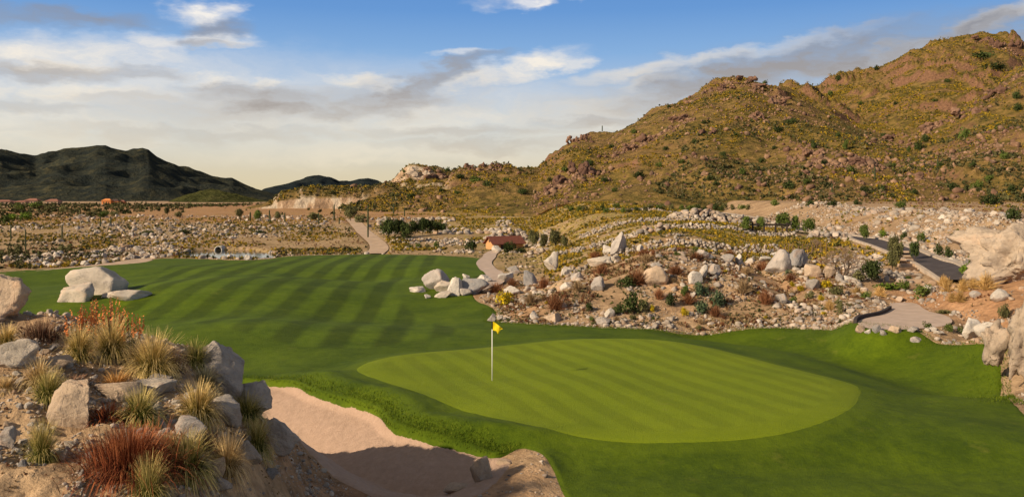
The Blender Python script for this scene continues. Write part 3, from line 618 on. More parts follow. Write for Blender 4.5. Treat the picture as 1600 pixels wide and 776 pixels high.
HB = [
 # px, base py, w, h, colour, label
 (157, 461, 92, 42, 'cream', 'large cream boulder with a flat top standing on the left fairway', 311301, dict(cut=(.5, .85), planes=15, depth=.75)),
 (121, 473, 62, 29, 'cream', 'rounded cream boulder leaning on the front left of the large flat-topped one', 302, {}),
 (204, 471, 54, 17, 'cream', 'low slab with a dark underside right of the large flat-topped fairway boulder', 303, dict(tilt=(0, .12))),
 (170, 466, 28, 9, 'cream', 'small flat cream stone between the fairway boulder and its low slab', 304, {}),
 (681, 454, 44, 32, 'grey', 'peaked grey boulder, tallest of the group at the fairway corner', 305, dict(tilt=(0, .15), cut=(.45, .8))),
 (652, 458, 26, 9, 'white', 'low white stone at the left tip of the fairway corner group', 306, {}),
 (694, 457, 30, 18, 'cream', 'rounded cream boulder in front of the peaked grey one', 307, {}),
 (712, 463, 27, 29, 'white', 'upright white boulder between the peaked grey and the slate boulders', 308, {}),
 (742, 460, 42, 25, 'slate grey', 'slate grey boulder with a slanted face at the fairway corner', 309, dict(tilt=(0, .2))),
 (727, 463, 20, 12, 'grey', 'small grey block at the foot of the slate boulder', 310, {}),
 (692, 466, 26, 10, 'cream', 'low cream stone at the turf edge below the upright white boulder', 311, {}),
 (668, 467, 10, 7, 'white', 'small white stone alone on the turf by the fairway corner group', 312, {}),
 (757, 441, 24, 11, 'white', 'flat white stone above the slate boulder at the fairway corner', 313, {}),
 (728, 436, 12, 8, 'white', 'small white stone behind the upright white boulder', 314, {}),
 (790, 441, 24, 14, 'white', 'pale jagged stone just right of the concrete path bend', 315, {}),
 (803, 428, 22, 12, 'grey', 'grey stone at the top left end of the stony bank', 316, {}),
 (826, 446, 22, 24, 'slate grey', 'slate grey leaning boulder left of the stony bank', 317, dict(tilt=(0, -.5))),
 (800, 461, 26, 14, 'white', 'white stone just above the yellow-flowered bush', 318, {}),
 (866, 424, 26, 27, 'white', 'bright white leaning boulder on the upper left of the stony bank', 319, dict(tilt=(0, -.55))),
 (886, 432, 22, 15, 'white', 'white boulder with a dark right side below the bright leaning one', 320, dict(tilt=(0, -.3))),
 (903, 439, 22, 14, 'grey', 'grey wedge stone in the orange scar of the stony bank', 321, {}),
 (885, 453, 22, 12, 'white', 'long pale stone lying aslant left of the grey round boulder', 322, dict(tilt=(0, -.5))),
 (934, 455, 22, 21, 'grey', 'round grey boulder half buried in the middle of the stony bank', 323, {}),
 (967, 402, 24, 36, 'grey', 'tall grey stone standing upright on the crest of the bank', 324, dict(tilt=(0, .3), planes=12)),
 (952, 396, 20, 13, 'white', 'white stone touching the left of the tall grey crest stone', 325, {}),
 (939, 415, 42, 14, 'cream', 'long cream slab below the tall grey crest stone', 326, {}),
 (963, 409, 18, 9, 'cream', 'cream stone at the right end of the long cream slab', 327, {}),
 (1000, 396, 10, 14, 'white', 'white block right of the tall grey crest stone', 328, {}),
 (1024, 448, 38, 30, 'tan', 'large tan boulder with a cracked flat face high on the bank', 329, dict(cut=(.6, .92), planes=9, depth=.7)),
 (1025, 418, 18, 8, 'grey', 'thin grey slab just above the large flat-faced tan boulder', 330, {}),
 (1086, 445, 22, 19, 'white', 'rounded white boulder on the middle right of the bank', 331, {}),
 (1099, 434, 12, 20, 'white', 'white upright stone leaning over the rounded white boulder', 332, dict(tilt=(0, .3))),
 (1117, 430, 18, 17, 'grey', 'grey stone right of the white upright leaning stone', 333, {}),
 (1101, 405, 24, 14, 'grey', 'grey crest stone between the long cream slab and the white tooth', 334, {}),
 (1155, 414, 10, 17, 'white', 'white tooth of rock standing on the crest of the bank', 335, dict(tilt=(0, -.2))),
 (1138, 410, 22, 12, 'grey', 'grey stone left of the white tooth on the crest', 336, {}),
 (1173, 413, 20, 9, 'white', 'low white stone right of the white tooth on the crest', 337, {}),
 (1216, 428, 42, 32, 'grey', 'big grey-tan boulder sloping left on the right end of the crest', 338, dict(tilt=(0, -.45))),
 (1246, 416, 30, 27, 'slate grey', 'dark grey slab tilted right behind the big sloping boulder', 339, dict(tilt=(0, .6), depth=.5)),
 (1210, 402, 20, 8, 'white', 'white stone on the crest above the big sloping boulder', 340, {}),
 (1195, 409, 20, 8, 'white', 'white stone on the crest left of the big sloping boulder', 341, {}),
 (1272, 434, 30, 20, 'tan', 'square tan block below the bare tree', 342, dict(cut=(.6, .8))),
 (1297, 434, 20, 18, 'tan', 'rounded tan boulder between the square block and the bare tree', 343, {}),
 (1312, 440, 14, 12, 'grey', 'grey boulder at the foot of the bare tree', 344, {}),
 (1329, 440, 22, 9, 'white', 'flat white stone right under the bare tree', 345, {}),
 (1269, 454, 24, 17, 'grey', 'grey pyramid stone below the square tan block', 346, dict(cut=(.4, .75))),
 (1221, 473, 16, 15, 'grey', 'grey angular stone low on the right part of the bank', 347, dict(tilt=(0, -.4))),
 (768, 503, 14, 13, 'grey', 'grey pointed stone on the turf behind the flag', 348, {}),
 (781, 500, 9, 8, 'white', 'small pale stone right of the grey pointed stone behind the flag', 349, {}),
 (834, 499, 16, 13, 'white', 'white angular stone at the turf edge under the rust bushes', 350, {}),
 (862, 504, 30, 14, 'tan', 'broad tan stone at the turf edge below the bare gravel slope', 351, {}),
 (952, 496, 16, 14, 'white', 'white round stone at the foot of the bank', 352, {}),
 (943, 507, 26, 10, 'grey', 'low grey stone set into the turf edge', 353, {}),
 (1344, 522, 16, 12, 'tan', 'tan stone at the front left corner of the concrete pad', 354, {}),
 (1370, 521, 13, 13, 'slate grey', 'pointed slate stone in front of the concrete pad', 355, {}),
 (1380, 526, 12, 9, 'grey', 'grey stone just below the pointed slate stone', 356, {}),
 (1355, 523, 10, 8, 'white', 'small pale stone left of the pointed slate stone', 357, {}),
 (1398, 521, 22, 10, 'tan', 'low tan stone at the middle of the front edge of the pad', 358, {}),
 (1427, 521, 20, 9, 'grey', 'flat grey stone at the right front of the concrete pad', 359, {}),
 (1430, 536, 20, 8, 'grey', 'flat pale stone on the grass bank below the concrete pad', 360, {}),
 (1455, 518, 14, 8, 'white', 'white stone at the right end of the pad', 361, {}),
 (1466, 523, 16, 6, 'white', 'low white stone on the orange bank right of the pad', 362, {}),
 (1517, 529, 34, 30, 'white', 'big white boulder on the orange bank, left of a pair', 363, {}),
 (1541, 526, 34, 22, 'white', 'long white boulder tilted right, right of a pair on the orange bank', 364, dict(tilt=(0, .5))),
 (1561, 474, 28, 20, 'white', 'white slab high on the orange bank under the cliff', 365, dict(tilt=(0, -.4))),
 (1523, 464, 16, 9, 'grey', 'grey stone among the golden grass on the orange bank', 366, {}),
 (1452, 458, 20, 12, 'white', 'white broken stone at the lower end of the cart road', 367, {}),
 (752, 754, 34, 38, 'tan', 'pointed pale rock standing at the near edge of the sand bunker', 368, dict(planes=12, cut=(.38, .8), depth=.6)),
 (716, 768, 46, 9, 'tan', 'flat pale stone half buried left of the pointed bunker rock', 369, {}),
 (788, 727, 26, 8, 'tan', 'low stone right of the pointed bunker rock', 370, {}),
 # near mound
 (6, 497, 86, 62, 'tan', 'huge rounded tan boulder on the mound at the frame edge', 401, dict(sub=5, depth=.8)),
 (22, 580, 78, 42, 'cream', 'broad cream boulder on the mound below the huge rounded one', 402, dict(sub=5)),
 (112, 668, 74, 62, 'tan', 'pointed tan rock with a lit left face in the middle of the mound', 403, dict(sub=5, planes=10, cut=(.35, .78), depth=.7)),
 (92, 580, 44, 20, 'tan', 'low tan rock under the orange-flowered clump on the mound', 404, {}),
 (190, 628, 70, 26, 'tan', 'long tan rock left of the golden clump on the mound', 405, {}),
 (240, 618, 66, 22, 'cream', 'flat cream rock at the back of the long tan rock', 406, {}),
 (345, 612, 92, 56, 'grey', 'long grey rock forming the top right shoulder of the mound', 407, dict(sub=5, tilt=(0, .55), depth=.6)),
 (392, 650, 70, 52, 'grey', 'grey rock in the middle of the mound shoulder above the bunker', 408, dict(sub=5, tilt=(0, .5), depth=.6)),
 (437, 712, 62, 46, 'grey', 'lowest grey rock of the mound shoulder beside the bunker sand', 409, dict(sub=5, tilt=(0, .45), depth=.7)),
 (348, 660, 62, 36, 'grey', 'grey rock inside the mound shoulder behind a green clump', 410, dict(tilt=(0, .3))),
 (300, 690, 52, 32, 'grey', 'grey rock above the straw clump in the mound front', 411, {}),
 (390, 722, 44, 26, 'grey', 'flat grey rock below the two small clumps of the shoulder', 412, dict(tilt=(0, .4))),
 (335, 748, 34, 28, 'tan', 'pale block at the foot of the straw-coloured clump', 413, {}),
 (343, 770, 36, 18, 'grey', 'dark flat stone at the bottom of the mound', 414, {}),
 (424, 748, 22, 15, 'slate grey', 'slate grey stone at the foot of the mound shoulder', 415, {}),
 (100, 722, 14, 26, 'grey', 'thin grey splinter of rock beside the green clump with dry skirt', 416, dict(tilt=(0, .4))),
 (250, 600, 40, 14, 'grey', 'low grey rock between the golden clumps on the mound', 417, {}),
 (10, 700, 30, 30, 'grey', 'brown-grey rock low on the left of the mound', 418, {}),
 (300, 630, 36, 18, 'grey', 'dark grey rock right of the large golden clump', 419, {}),
]
for i, (px, py, w, h, c_, lab, sd, kw) in enumerate(HB): hero(px, py, w, h, c_, lab, sd, **kw)
# big outcrops of living rock
tagc = lambda o, lab: tag(o, lab, 'rock outcrop', 'rock outcrops')
o = hero(1590, 440, 190, 88, 'cream', None, 501, depth=.5, name='rock_outcrop', mat='cliff', sub=5, planes=34, rough=.075, cut=(.5, .78)); o['category'] = 'rock outcrop'; tagc(o, 'broad cliff of tan rock above the cart road at right')
o = hero(1640, 600, 160, 128, 'cream', None, 502, depth=.8, name='rock_outcrop', mat='cliff', sub=5, planes=24, rough=.13, strata=.07, cut=(.5, .85)); tagc(o, 'tall pale rock outcrop beside the turf at the right frame edge')
o = hero(1655, 420, 110, 70, 'cream', None, 503, depth=.7, name='rock_outcrop', mat='cliff', sub=5, planes=22, rough=.13); tagc(o, 'right shoulder of tan rock behind the broad cliff')
# red crags on the ridges
CR = [(655, 278, 36, 16, 'tan crag on the west end of the low ridge'), (662, 268, 18, 7, 'brown crag capping the west end of the low ridge'), (733, 262, 16, 7, 'dark crag on the left of the low ridge top'), (758, 262, 20, 8, 'red crag on the middle of the low ridge top'), (778, 263, 14, 8, 'pointed red crag on the right of the low ridge top'),
 (895, 224, 22, 12, 'left red crag of the step on the ridge skyline'), (915, 219, 18, 10, 'right red crag of the step on the ridge skyline'), (1165, 127, 34, 9, 'red crag on the summit of the nearer peak'), (1135, 140, 30, 10, 'red crag left of the summit of the nearer peak'), (1190, 140, 36, 11, 'red crag right of the summit of the nearer peak'), (1215, 165, 36, 14, 'red crag below the summit of the nearer peak'),
 (1010, 222, 34, 14, 'dark red crag on the flank left of the nearer peak'), (985, 236, 26, 12, 'dark crag at the lower end of the flank band'), (1060, 190, 30, 12, 'red crag on the upper flank of the nearer peak'), (905, 272, 36, 20, 'large dark red crag low on the slope'), (880, 288, 34, 16, 'dark red crag at the bottom of the low slope'), (860, 298, 22, 10, 'small dark crag lowest on the slope'),
 (1565, 76, 40, 18, 'pale red cliff below the high summit'), (1535, 66, 34, 12, 'red crag at the top of the high summit'), (1590, 74, 20, 14, 'red crag at the right of the high summit'), (1560, 150, 44, 18, 'pale crag high on the right spur'), (1510, 185, 44, 18, 'pale red crag in the middle of the right spur'), (1455, 205, 40, 14, 'red crag on the spur left of the pale one'), (1400, 222, 44, 12, 'low red crag along the spur'), (1345, 258, 40, 12, 'red crag at the lower end of the spur'), (1270, 245, 30, 12, 'red-brown crag between the two peaks'), (1440, 280, 20, 12, 'isolated pale crag low on the right slope'), (1270, 232, 12, 10, 'pale rock knob under the saddle'), (1105, 210, 30, 10, 'red crag in the middle of the nearer peak face'), (1180, 185, 30, 12, 'red crag on the upper face of the nearer peak')]
for i, (px, py, w, h, lab) in enumerate(CR):
    o = hero(px, py, w, h, 'red-brown', None, 600 + i, depth=.6, name='crag', mat='cliff' if i in (0,) else 'red_crag', planes=14, rough=.13, cut=(.4, .8), sink=.3)
    o['category'] = 'crag'; tag(o, lab, 'crag', 'crags on the hills')

# ---- scattered rocks
LAND = [(1023, 432, 'the large flat-faced tan boulder'), (985, 478, 'the dark green bush at the bank foot'), (788, 468, 'the yellow-flowered bush'), (690, 448, 'the fairway corner boulders'), (793, 385, 'the red-roofed hut'), (640, 365, 'the dark tree clump'), (1322, 425, 'the bare tree'),
 (1410, 495, 'the concrete pad'), (1228, 418, 'the big sloping boulder'), (1155, 405, 'the white tooth of rock'), (967, 385, 'the tall grey crest stone'), (868, 415, 'the bright white leaning boulder'), (155, 445, 'the large fairway boulder'), (345, 398, 'the pond'), (1470, 415, 'the cart road bend'),
 (1560, 405, 'the broad cliff'), (752, 735, 'the pointed bunker rock'), (110, 640, 'the pointed tan mound rock'), (340, 600, 'the mound shoulder'), (195, 690, 'the rust-red bush'), (600, 382, 'the dirt road end'), (1580, 540, 'the right rock outcrop'), (1115, 340, 'the rock heap'), (1100, 485, 'the blue-green bush'), (862, 497, 'the broad tan turf-edge stone'), (1500, 355, 'the riprap bank'), (60, 380, 'the stony field at far left'), (470, 350, 'the saguaros'), (230, 360, 'the middle of the stony field'), (1165, 200, 'the nearer peak'), (1545, 100, 'the high summit'), (1420, 260, 'the right slope'), (900, 260, 'the low dark crags'), (1050, 260, 'the nearer peak foot'), (1230, 290, 'the foot of the saddle'), (730, 290, 'the low ridge'), (1350, 190, 'the saddle'), (1220, 355, 'the roadside trees'), (520, 305, 'the pale quarry face'), (900, 350, 'the terraces')]
def where(px, py):
    d = [((px - a) ** 2 + ((py - b) * 1.6) ** 2, a, b, s) for a, b, s in LAND]; _, a, b, s = min(d)
    dx, dy = px - a, (py - b) * 1.6
    if abs(dx) > abs(dy): r = 'left of' if dx < 0 else 'right of'
    else: r = 'behind' if dy < 0 else 'in front of'
    if _ ** .5 < 9: r = 'beside'
    return r + ' ' + s
AUTO = {}
def auto(o, what, px, py, cat, group):
    lab = what + ' ' + where(px, py); AUTO.setdefault(lab, []).append((px, py, o)); o['category'] = cat; o['group'] = group; o['label'] = lab
def settle_labels():
    for lab, L in AUTO.items():
        if len(L) == 1: continue
        L.sort(key=lambda q: q[0])
        n = len(L); num = ['zero', 'one', 'two', 'three', 'four', 'five', 'six', 'seven', 'eight', 'nine', 'ten']; od = ['first', 'second', 'third', 'fourth', 'fifth']
        if n > 10: continue
        wds = ['leftmost of ' + num[n]] + [od[i] + ' from left' for i in range(1, (n + 1) // 2)] + [od[n - 1 - i] + ' from right' for i in range((n + 1) // 2, n - 1)] + ['rightmost of ' + num[n]]
        if len((lab + ' x x x').split()) > 16: wds = ['left one', 'right one'] if n == 2 else ['leftmost'] + ['middle one'] * (n - 2) + ['rightmost']
        for (a, b, o), s in zip(L, wds):
            if len((lab + ' ' + s).split()) <= 16: o['label'] = lab + ', ' + s
def inside(x, y, P, m=0.): return poly_dist(x, y, P, 6)[0] > m
def free(x, y, lawn=.2):
    ok = ~inside(x, y, LAWN, -lawn) & ~inside(x, y, BUNKER, -.2) & ~inside(x, y, PAD, -.1) & ~inside(x, y, POND, 0.2) & ~inside(x, y, SANDPATH, -.2)
    for C, hw in ((ROADC, 2.2), (PATHC, 1.2), (DIRTC, 1.9), (TRACKC, 1.8)): ok &= line_dist(x, y, C) > hw
    return ok
def near_hero(x, y):
    m = np.zeros(x.shape, bool)
    for a, b, r in ROCK_SPOTS: m |= np.hypot(x - a, y - b) < r * .9
    return m
RX, RY, RS = [], [], []
def put(x, y, s): RX.append(x); RY.append(y); RS.append(s)
def samp(n, px0, px1, y0, y1):
    px = rng.uniform(px0, px1, n); y = y0 * (y1 / y0) ** rng.uniform(0, 1, n); return (px - 800) / F * y, y
# stony field, left
x, y = samp(26000, -120, 640, 66, 225); s = np.minimum(.125 * np.exp(rng.exponential(.5, len(x))), 1.0)
k = free(x, y, .5) & (fbm(x / 11, y / 16, 3, 301) > -.10 + .25 * (x > -42) * ss((y - 120) / 40)) & (rng.uniform(size=len(x)) < .35 + .65 * ss((-x - 25) / 20))
put(x[k], y[k], s[k])
x, y = samp(900, -40, 440, 92, 130); s = rng.uniform(.3, 1.0, len(x)); dp = poly_dist(x, y, POND, 6)[0]
k = free(x, y, .3) & ((dp > -3.5) & (y > POND_C[1] + 2) & (rng.uniform(size=len(x)) < .5) | (line_dist(x, y, smooth_poly(flat([(-40, 421), (60, 417), (85, 412), (110, 418), (150, 409), (215, 403), (250, 396)]), 1, False)) < 1.6)); put(x[k], y[k], s[k])
# stony bank
x, y = samp(24000, 700, 1440, 47, 76); s = np.minimum(.045 * np.exp(rng.exponential(.5, len(x))), .5)
da = poly_dist(x, y, AEMB, 6)[0]; k = free(x, y, .15) & (da > -1.5) & (fbm(x / 3.5, y / 3.5, 3, 305) > -.16); put(x[k], y[k], s[k])
x, y = samp(5000, 760, 1345, 46, 56); s = .05 * np.exp(rng.exponential(.45, len(x))); d = poly_dist(x, y, LAWN, 6)[0]; k = (d < .12) & (d > -.9) & ~inside(x, y, PAD); put(x[k], y[k], np.minimum(s[k], .4))
# path side and hut
x, y = samp(900, 590, 860, 122, 150); s = rng.uniform(.25, .7, len(x)); k = free(x, y, .5) & (fbm(x / 4, y / 6, 2, 309) > -.05) & (np.hypot(x + .7, y - 131) > 4); put(x[k], y[k], s[k])
x, y = samp(500, 764, 812, 142, 158); k = free(x, y) & (np.abs(y - 150) < 4); put(x[k], y[k], rng.uniform(.3, .9, k.sum()))
x, y = samp(420, 590, 800, 160, 215); k = free(x, y) & (fbm(x / 8, y / 9, 2, 311) > .1); put(x[k], y[k], rng.uniform(.4, 1.3, k.sum()))
x, y = samp(700, 780, 1340, 76, 175); k = free(x, y) & (fbm(x / 5, y / 8, 3, 312) > .12); put(x[k], y[k], rng.uniform(.12, .45, k.sum()))
# riprap bank and road verges
x, y = samp(20000, 1150, 1720, 66, 165); e = x - roadx(y); k = free(x, y) & (e > 2.4) & (e < 15 + 4 * fbm(y / 10, x / 10, 2, 313)) & (fbm(x / 4, y / 7, 3, 314) > -.28); put(x[k], y[k], np.minimum(.13 * np.exp(rng.exponential(.42, k.sum())), .8))
x, y = samp(1500, 1290, 1440, 58, 100); e = x - roadx(y); k = free(x, y) & (e < -2.2) & (e > -9) & (fbm(x / 3, y / 4, 2, 315) > .0); put(x[k], y[k], rng.uniform(.12, .5, k.sum()))
# pad surroundings and orange bank
x, y = samp(4500, 1320, 1700, 38, 62); k = free(x, y, .1) & (fbm(x / 2, y / 2, 2, 316) > -.05); put(x[k], y[k], .05 * np.exp(rng.exponential(.6, k.sum())))
x, y = samp(800, 1540, 1740, 30, 40); k = free(x, y, .1); put(x[k], y[k], .04 * np.exp(rng.exponential(.5, k.sum())))
# near mound: gravel and stones
x, y = samp(24000, -180, 640, 10.5, 22.5); xm = x * 19 / np.clip(y, 12.5, 22)
k = free(x, y, .5) & (xm < -3.3) & (fbm(x / .9, y / .9, 3, 320) > -.2); put(x[k], y[k], np.minimum(.017 * np.exp(rng.exponential(.55, k.sum())), .16))
x, y = samp(3000, -160, 600, 11, 22.5); xm = x * 19 / np.clip(y, 12.5, 22); k = free(x, y, .4) & (xm < -3.5) & (fbm(x / .7, y / .7, 2, 321) > .02); put(x[k], y[k], rng.uniform(.03, .10, k.sum()) * rng.uniform(.5, 1, k.sum()))
x, y = samp(1800, 470, 900, 18, 23.5); k = free(x, y, .0); put(x[k], y[k], .012 * np.exp(rng.exponential(.5, k.sum())))
RX = np.concatenate(RX); RY = np.concatenate(RY); RS = np.concatenate(RS); RS = np.minimum(RS, np.interp(RY, [10, 24, 45, 70, 130], [.16, .16, .32, .6, 1.3]))
k = ~near_hero(RX, RY); RX, RY, RS = RX[k], RY[k], RS[k]
RZ = hg(RX, RY); scr = RS * F / RY; pxs = 800 + F * RX / RY; pys = HY - F * (RZ - CZ) / RY
vis = (pxs > -30) & (pxs < 1630) & (pys < 800)
def heap(cx, cy, rx, ry, hgt, n, s0, s1, seed):
    r = np.random.default_rng(seed); a = r.uniform(0, 6.28, n); q = np.sqrt(r.uniform(0, 1, n)); x = cx + np.cos(a) * q * rx; y = cy + np.sin(a) * q * ry
    return x, y, hg(x, y) + hgt * (1 - q ** 2) * r.uniform(.5, 1, n), r.uniform(s0, s1, n)
HP = [heap(27.5, 122, 6.0, 3.0, 1.5, 260, .35, .95, 1), heap(35, 121, 5, 2.5, .8, 150, .3, .8, 2), heap(14.5, 92, 2.2, 1.2, .9, 36, .3, .7, 3), heap(3.0, 111, 1.5, 2, .8, 30, .3, .7, 4), heap(33.0, 92.5, 2.5, 1.3, .8, 40, .3, .8, 5), heap(-.5, 150, 4.5, 3, 1.6, 80, .5, 1.0, 6), heap(26.0, 64, 2.2, 4, .5, 120, .15, .5, 7)]
hx, hy_, hz, hs = [np.concatenate(q) for q in zip(*HP)]
RX = np.r_[RX, hx]; RY = np.r_[RY, hy_]; RZ = np.r_[RZ, hz]; RS = np.r_[RS, hs]; scr = RS * F / RY; pxs = 800 + F * RX / RY; pys = HY - F * (RZ - CZ) / RY
vis = (pxs > -30) & (pxs < 1630) & (pys < 800)
order = np.argsort(-scr * vis); n_ind = max(0, 298 - N_BOULDER + len(CR) + 3); big = order[:n_ind]
rest = np.ones(len(RX), bool); rest[big] = False
cols = ['cream', 'white', 'tan', 'grey', 'slate grey']
for i in big:
    c_ = cols[rng.choice(5, p=[.25, .25, .2, .22, .08])]; w = RS[i]; d3 = w * rng.uniform(.75, 1.2, 3) * (1, 1, .8)
    o = rock_obj(ROCK_ME[rng.integers(14)], (RX[i], RY[i], RZ[i] + d3[2] * .13), tuple(d3), rng.uniform(0, 6.28), (rng.uniform(-.35, .35), rng.uniform(-.35, .35)), c_)
    ratio = d3[0] / d3[2]; szw = 'small' if scr[i] < 11 else 'medium'
    auto(o, f"{szw} {'flat ' if ratio > 1.5 else 'upright ' if ratio < .95 else ''}{c_} stone", pxs[i], pys[i], 'boulder', 'scattered loose boulders')
def scatter(name, T, pos, scl, rz, tilt, rnd, mat, kind='stuff', extra=None):
    """many small copies of the template meshes T gathered in one object"""
    n = len(pos); pick = rng.integers(0, len(T), n); VV, FF, AA, EE = [], [], [], []; off = 0
    for k, tp in enumerate(T):
        m = np.nonzero(pick == k)[0]
        if not len(m): continue
        tv, tf = tp[0], tp[1]; v = tv[None] * scl[m][:, None, :]
        ct, st = np.cos(tilt[m])[:, None], np.sin(tilt[m])[:, None]; y_ = v[:, :, 1] * ct - v[:, :, 2] * st; z_ = v[:, :, 1] * st + v[:, :, 2] * ct
        c, s_ = np.cos(rz[m])[:, None], np.sin(rz[m])[:, None]; x_ = v[:, :, 0] * c - y_ * s_; y2 = v[:, :, 0] * s_ + y_ * c
        v = np.stack([x_, y2, z_], -1) + pos[m][:, None, :]
        f = tf[None] + (np.arange(len(m)) * len(tv))[:, None, None] + off
        off += len(m) * len(tv); VV.append(v.reshape(-1, 3)); FF.append(f.reshape(-1, tf.shape[1])); AA.append(np.repeat(rnd[m], len(tv)))
        if len(tp) > 2: EE.append(np.tile(tp[2], len(m)))
    at_ = {'rnd': np.concatenate(AA)}
    if EE: at_['part'] = np.concatenate(EE)
    o = mesh_obj(name, np.vstack(VV), np.vstack(FF), mat, None, False, at_)
    return tag(o, kind=kind)
def small_rock(seed, sub): 
    V, Fc = rock_geom(seed, sub, 10, 0, (.35, .8)); return V * .5, Fc
T1 = [small_rock(700 + k, 1) for k in range(8)]; T2 = [small_rock(720 + k, 2) for k in range(10)]
# loose rocks: nearer and larger ones with more facets
i2 = np.nonzero(rest & vis & (scr > 5))[0]; i1 = np.nonzero(rest & (scr <= 5) & (scr > .7))[0]
def rk(ii, T, nm):
    n = len(ii); s = RS[ii][:, None] * rng.uniform(.7, 1.3, (n, 3)) * (1.05, 1.05, .85)
    return scatter(nm, T, np.stack([RX[ii], RY[ii], RZ[ii] + RS[ii] * .10], -1), s, rng.uniform(0, 6.28, n), rng.uniform(-.5, .5, n), rng.uniform(0, 1, n), M['rocks'])
tag(rk(i2, T2, 'loose_stones'), 'loose pale stones strewn over the banks and fields', 'loose stones'); tag(rk(i1, T1, 'rubble'), 'fine rubble and gravel between the larger stones', 'rubble')
# dry stone terrace walls
for j, (wy, hh, xa, xb, kk) in enumerate(WALLS):
    n = int((xb - xa) * 18); x = rng.uniform(xa, xb, n); lev = rng.uniform(0, 1, n); y = wy + kk * x - .15 + lev * .75 + rng.uniform(-.12, .12, n)
    z = hg(x, np.full(n, 0) + wy + kk * x - .8) + lev * hh * 1.05; s = rng.uniform(.16, .36, n)
    o = scatter('stone_wall', T2, np.stack([x, y, z], -1), s[:, None] * rng.uniform(.8, 1.25, (n, 3)), rng.uniform(0, 6.28, n), rng.uniform(-.5, .5, n), rng.uniform(0, 1, n) * .7, M['rocks'], None)
    tag(o, ['lowest dry stone terrace wall, just behind the crest of the bank', 'second dry stone terrace wall above the crest of the bank', 'third dry stone terrace wall, level with the rock heap', 'farthest short dry stone terrace wall below the hill'][j], 'stone wall', 'dry stone terrace walls')
# rocks on the hillsides
BX_, BY_ = [], []
for ln, cnt, wd in (([(1605, 112), (1540, 152), (1480, 190), (1400, 225), (1330, 252), (1270, 264)], 900, 11), ([(1050, 172), (1110, 143), (1165, 130), (1210, 152), (1245, 190)], 500, 8), ([(950, 245), (1010, 218), (1085, 185)], 300, 6), ([(850, 304), (895, 278), (932, 262)], 260, 5), ([(1170, 180), (1230, 225), (1310, 255), (1370, 262)], 380, 9), ([(1530, 66), (1570, 74), (1592, 90)], 260, 7), ([(1420, 250), (1500, 235), (1590, 215)], 260, 10), ([(650, 272), (690, 276), (740, 266), (785, 268)], 220, 5)):
    Pw = np.array([at(*q)[:2] for q in ln]); k_ = rng.uniform(0, len(ln) - 1.001, cnt); i_ = k_.astype(int); f_ = (k_ - i_)[:, None]; q_ = Pw[i_] * (1 - f_) + Pw[i_ + 1] * f_ + rng.normal(size=(cnt, 2)) * wd * .55; BX_.append(q_[:, 0]); BY_.append(q_[:, 1])
x, y = samp(15000, 540, 1720, 185, 620); k = (fbm(x / 38, y / 60, 3, 330) > .08) | (rng.uniform(size=len(x)) < .12); x, y = x[k], y[k]; s = np.minimum(.42 * np.exp(rng.exponential(.38, len(x))), 1.9); bx_, by_ = np.concatenate(BX_), np.concatenate(BY_); x, y, s = np.r_[x, bx_], np.r_[y, by_], np.r_[s, np.minimum(.55 * np.exp(rng.exponential(.4, len(bx_))), 2.2)]
z = hm(x, y); kk = z > hg(x, y); x, y, z, s = x[kk], y[kk], z[kk], s[kk]; n = len(x)
tag(scatter('hillside_rocks', T1, np.stack([x, y, z + s * .1], -1), s[:, None] * rng.uniform(.7, 1.3, (n, 3)), rng.uniform(0, 6.28, n), rng.uniform(-.6, .6, n), rng.uniform(0, 1, n), M['red_rocks']), 'red and brown rocks lying on the hillsides', 'rocks')
# ================================================================== PLANTS
def leaf_mat(name, stops, var=.3, trans=.0):
    m, t, b = new_mat(name, .8, .1)
    r = t.n('ShaderNodeObjectInfo').outputs['Random']; a = attr(t, 'rnd')
    k = t.math('FRACT', t.math('ADD', t.math('MULTIPLY', r, .35), a))
    c = t.ramp(a, stops); kk = t.mapr(r, 0, 1, 1 - var, 1 + var)
    t.L.new(t.mix(1, c, t.n('ShaderNodeCombineColor', {0: kk, 1: kk, 2: kk}).outputs[0], 'MULTIPLY'), b.inputs['Base Color'])
    return m
PM = {
 'dark': leaf_mat('dark_leaves', [(0, (.022, .034, .010)), (.6, (.045, .062, .016)), (1, (.075, .095, .026))]),
 'green': leaf_mat('green_leaves', [(0, (.045, .065, .014)), (.6, (.085, .115, .022)), (1, (.14, .165, .035))]),
 'olive': leaf_mat('olive_leaves', [(0, (.07, .068, .028)), (.6, (.13, .125, .045)), (1, (.20, .185, .075))]),
 'sage': leaf_mat('blue_green_leaves', [(0, (.040, .060, .028)), (.6, (.075, .105, .050)), (1, (.12, .15, .075))]),
 'rust': leaf_mat('rust_twigs', [(0, (.10, .035, .016)), (.5, (.20, .080, .034)), (1, (.33, .16, .075))]),
 'tanbush': leaf_mat('tan_twigs', [(0, (.17, .11, .055)), (.5, (.30, .20, .10)), (1, (.44, .31, .17))]),
 'yellow': leaf_mat('yellow_blooms', [(0, (.10, .10, .014)), (.4, (.26, .20, .012)), (.7, (.55, .37, .010)), (1, (.68, .47, .015))]),
 'gold': leaf_mat('golden_blades', [(0, (.24, .14, .04)), (.5, (.46, .28, .09)), (1, (.62, .42, .18))]),
 'bright': leaf_mat('bright_leaves', [(0, (.06, .10, .012)), (.6, (.12, .18, .02)), (1, (.19, .24, .035))]),
}
M['bark'] = plain('bark', (.085, .060, .042), .95, .3, 9, bumpy=.5)
M['twig_bark'] = plain('dry_twigs', (.20, .135, .09), .95, .3, 9)
M['cactus'] = plain('cactus_skin', (.050, .062, .028), .8, .3, 6)
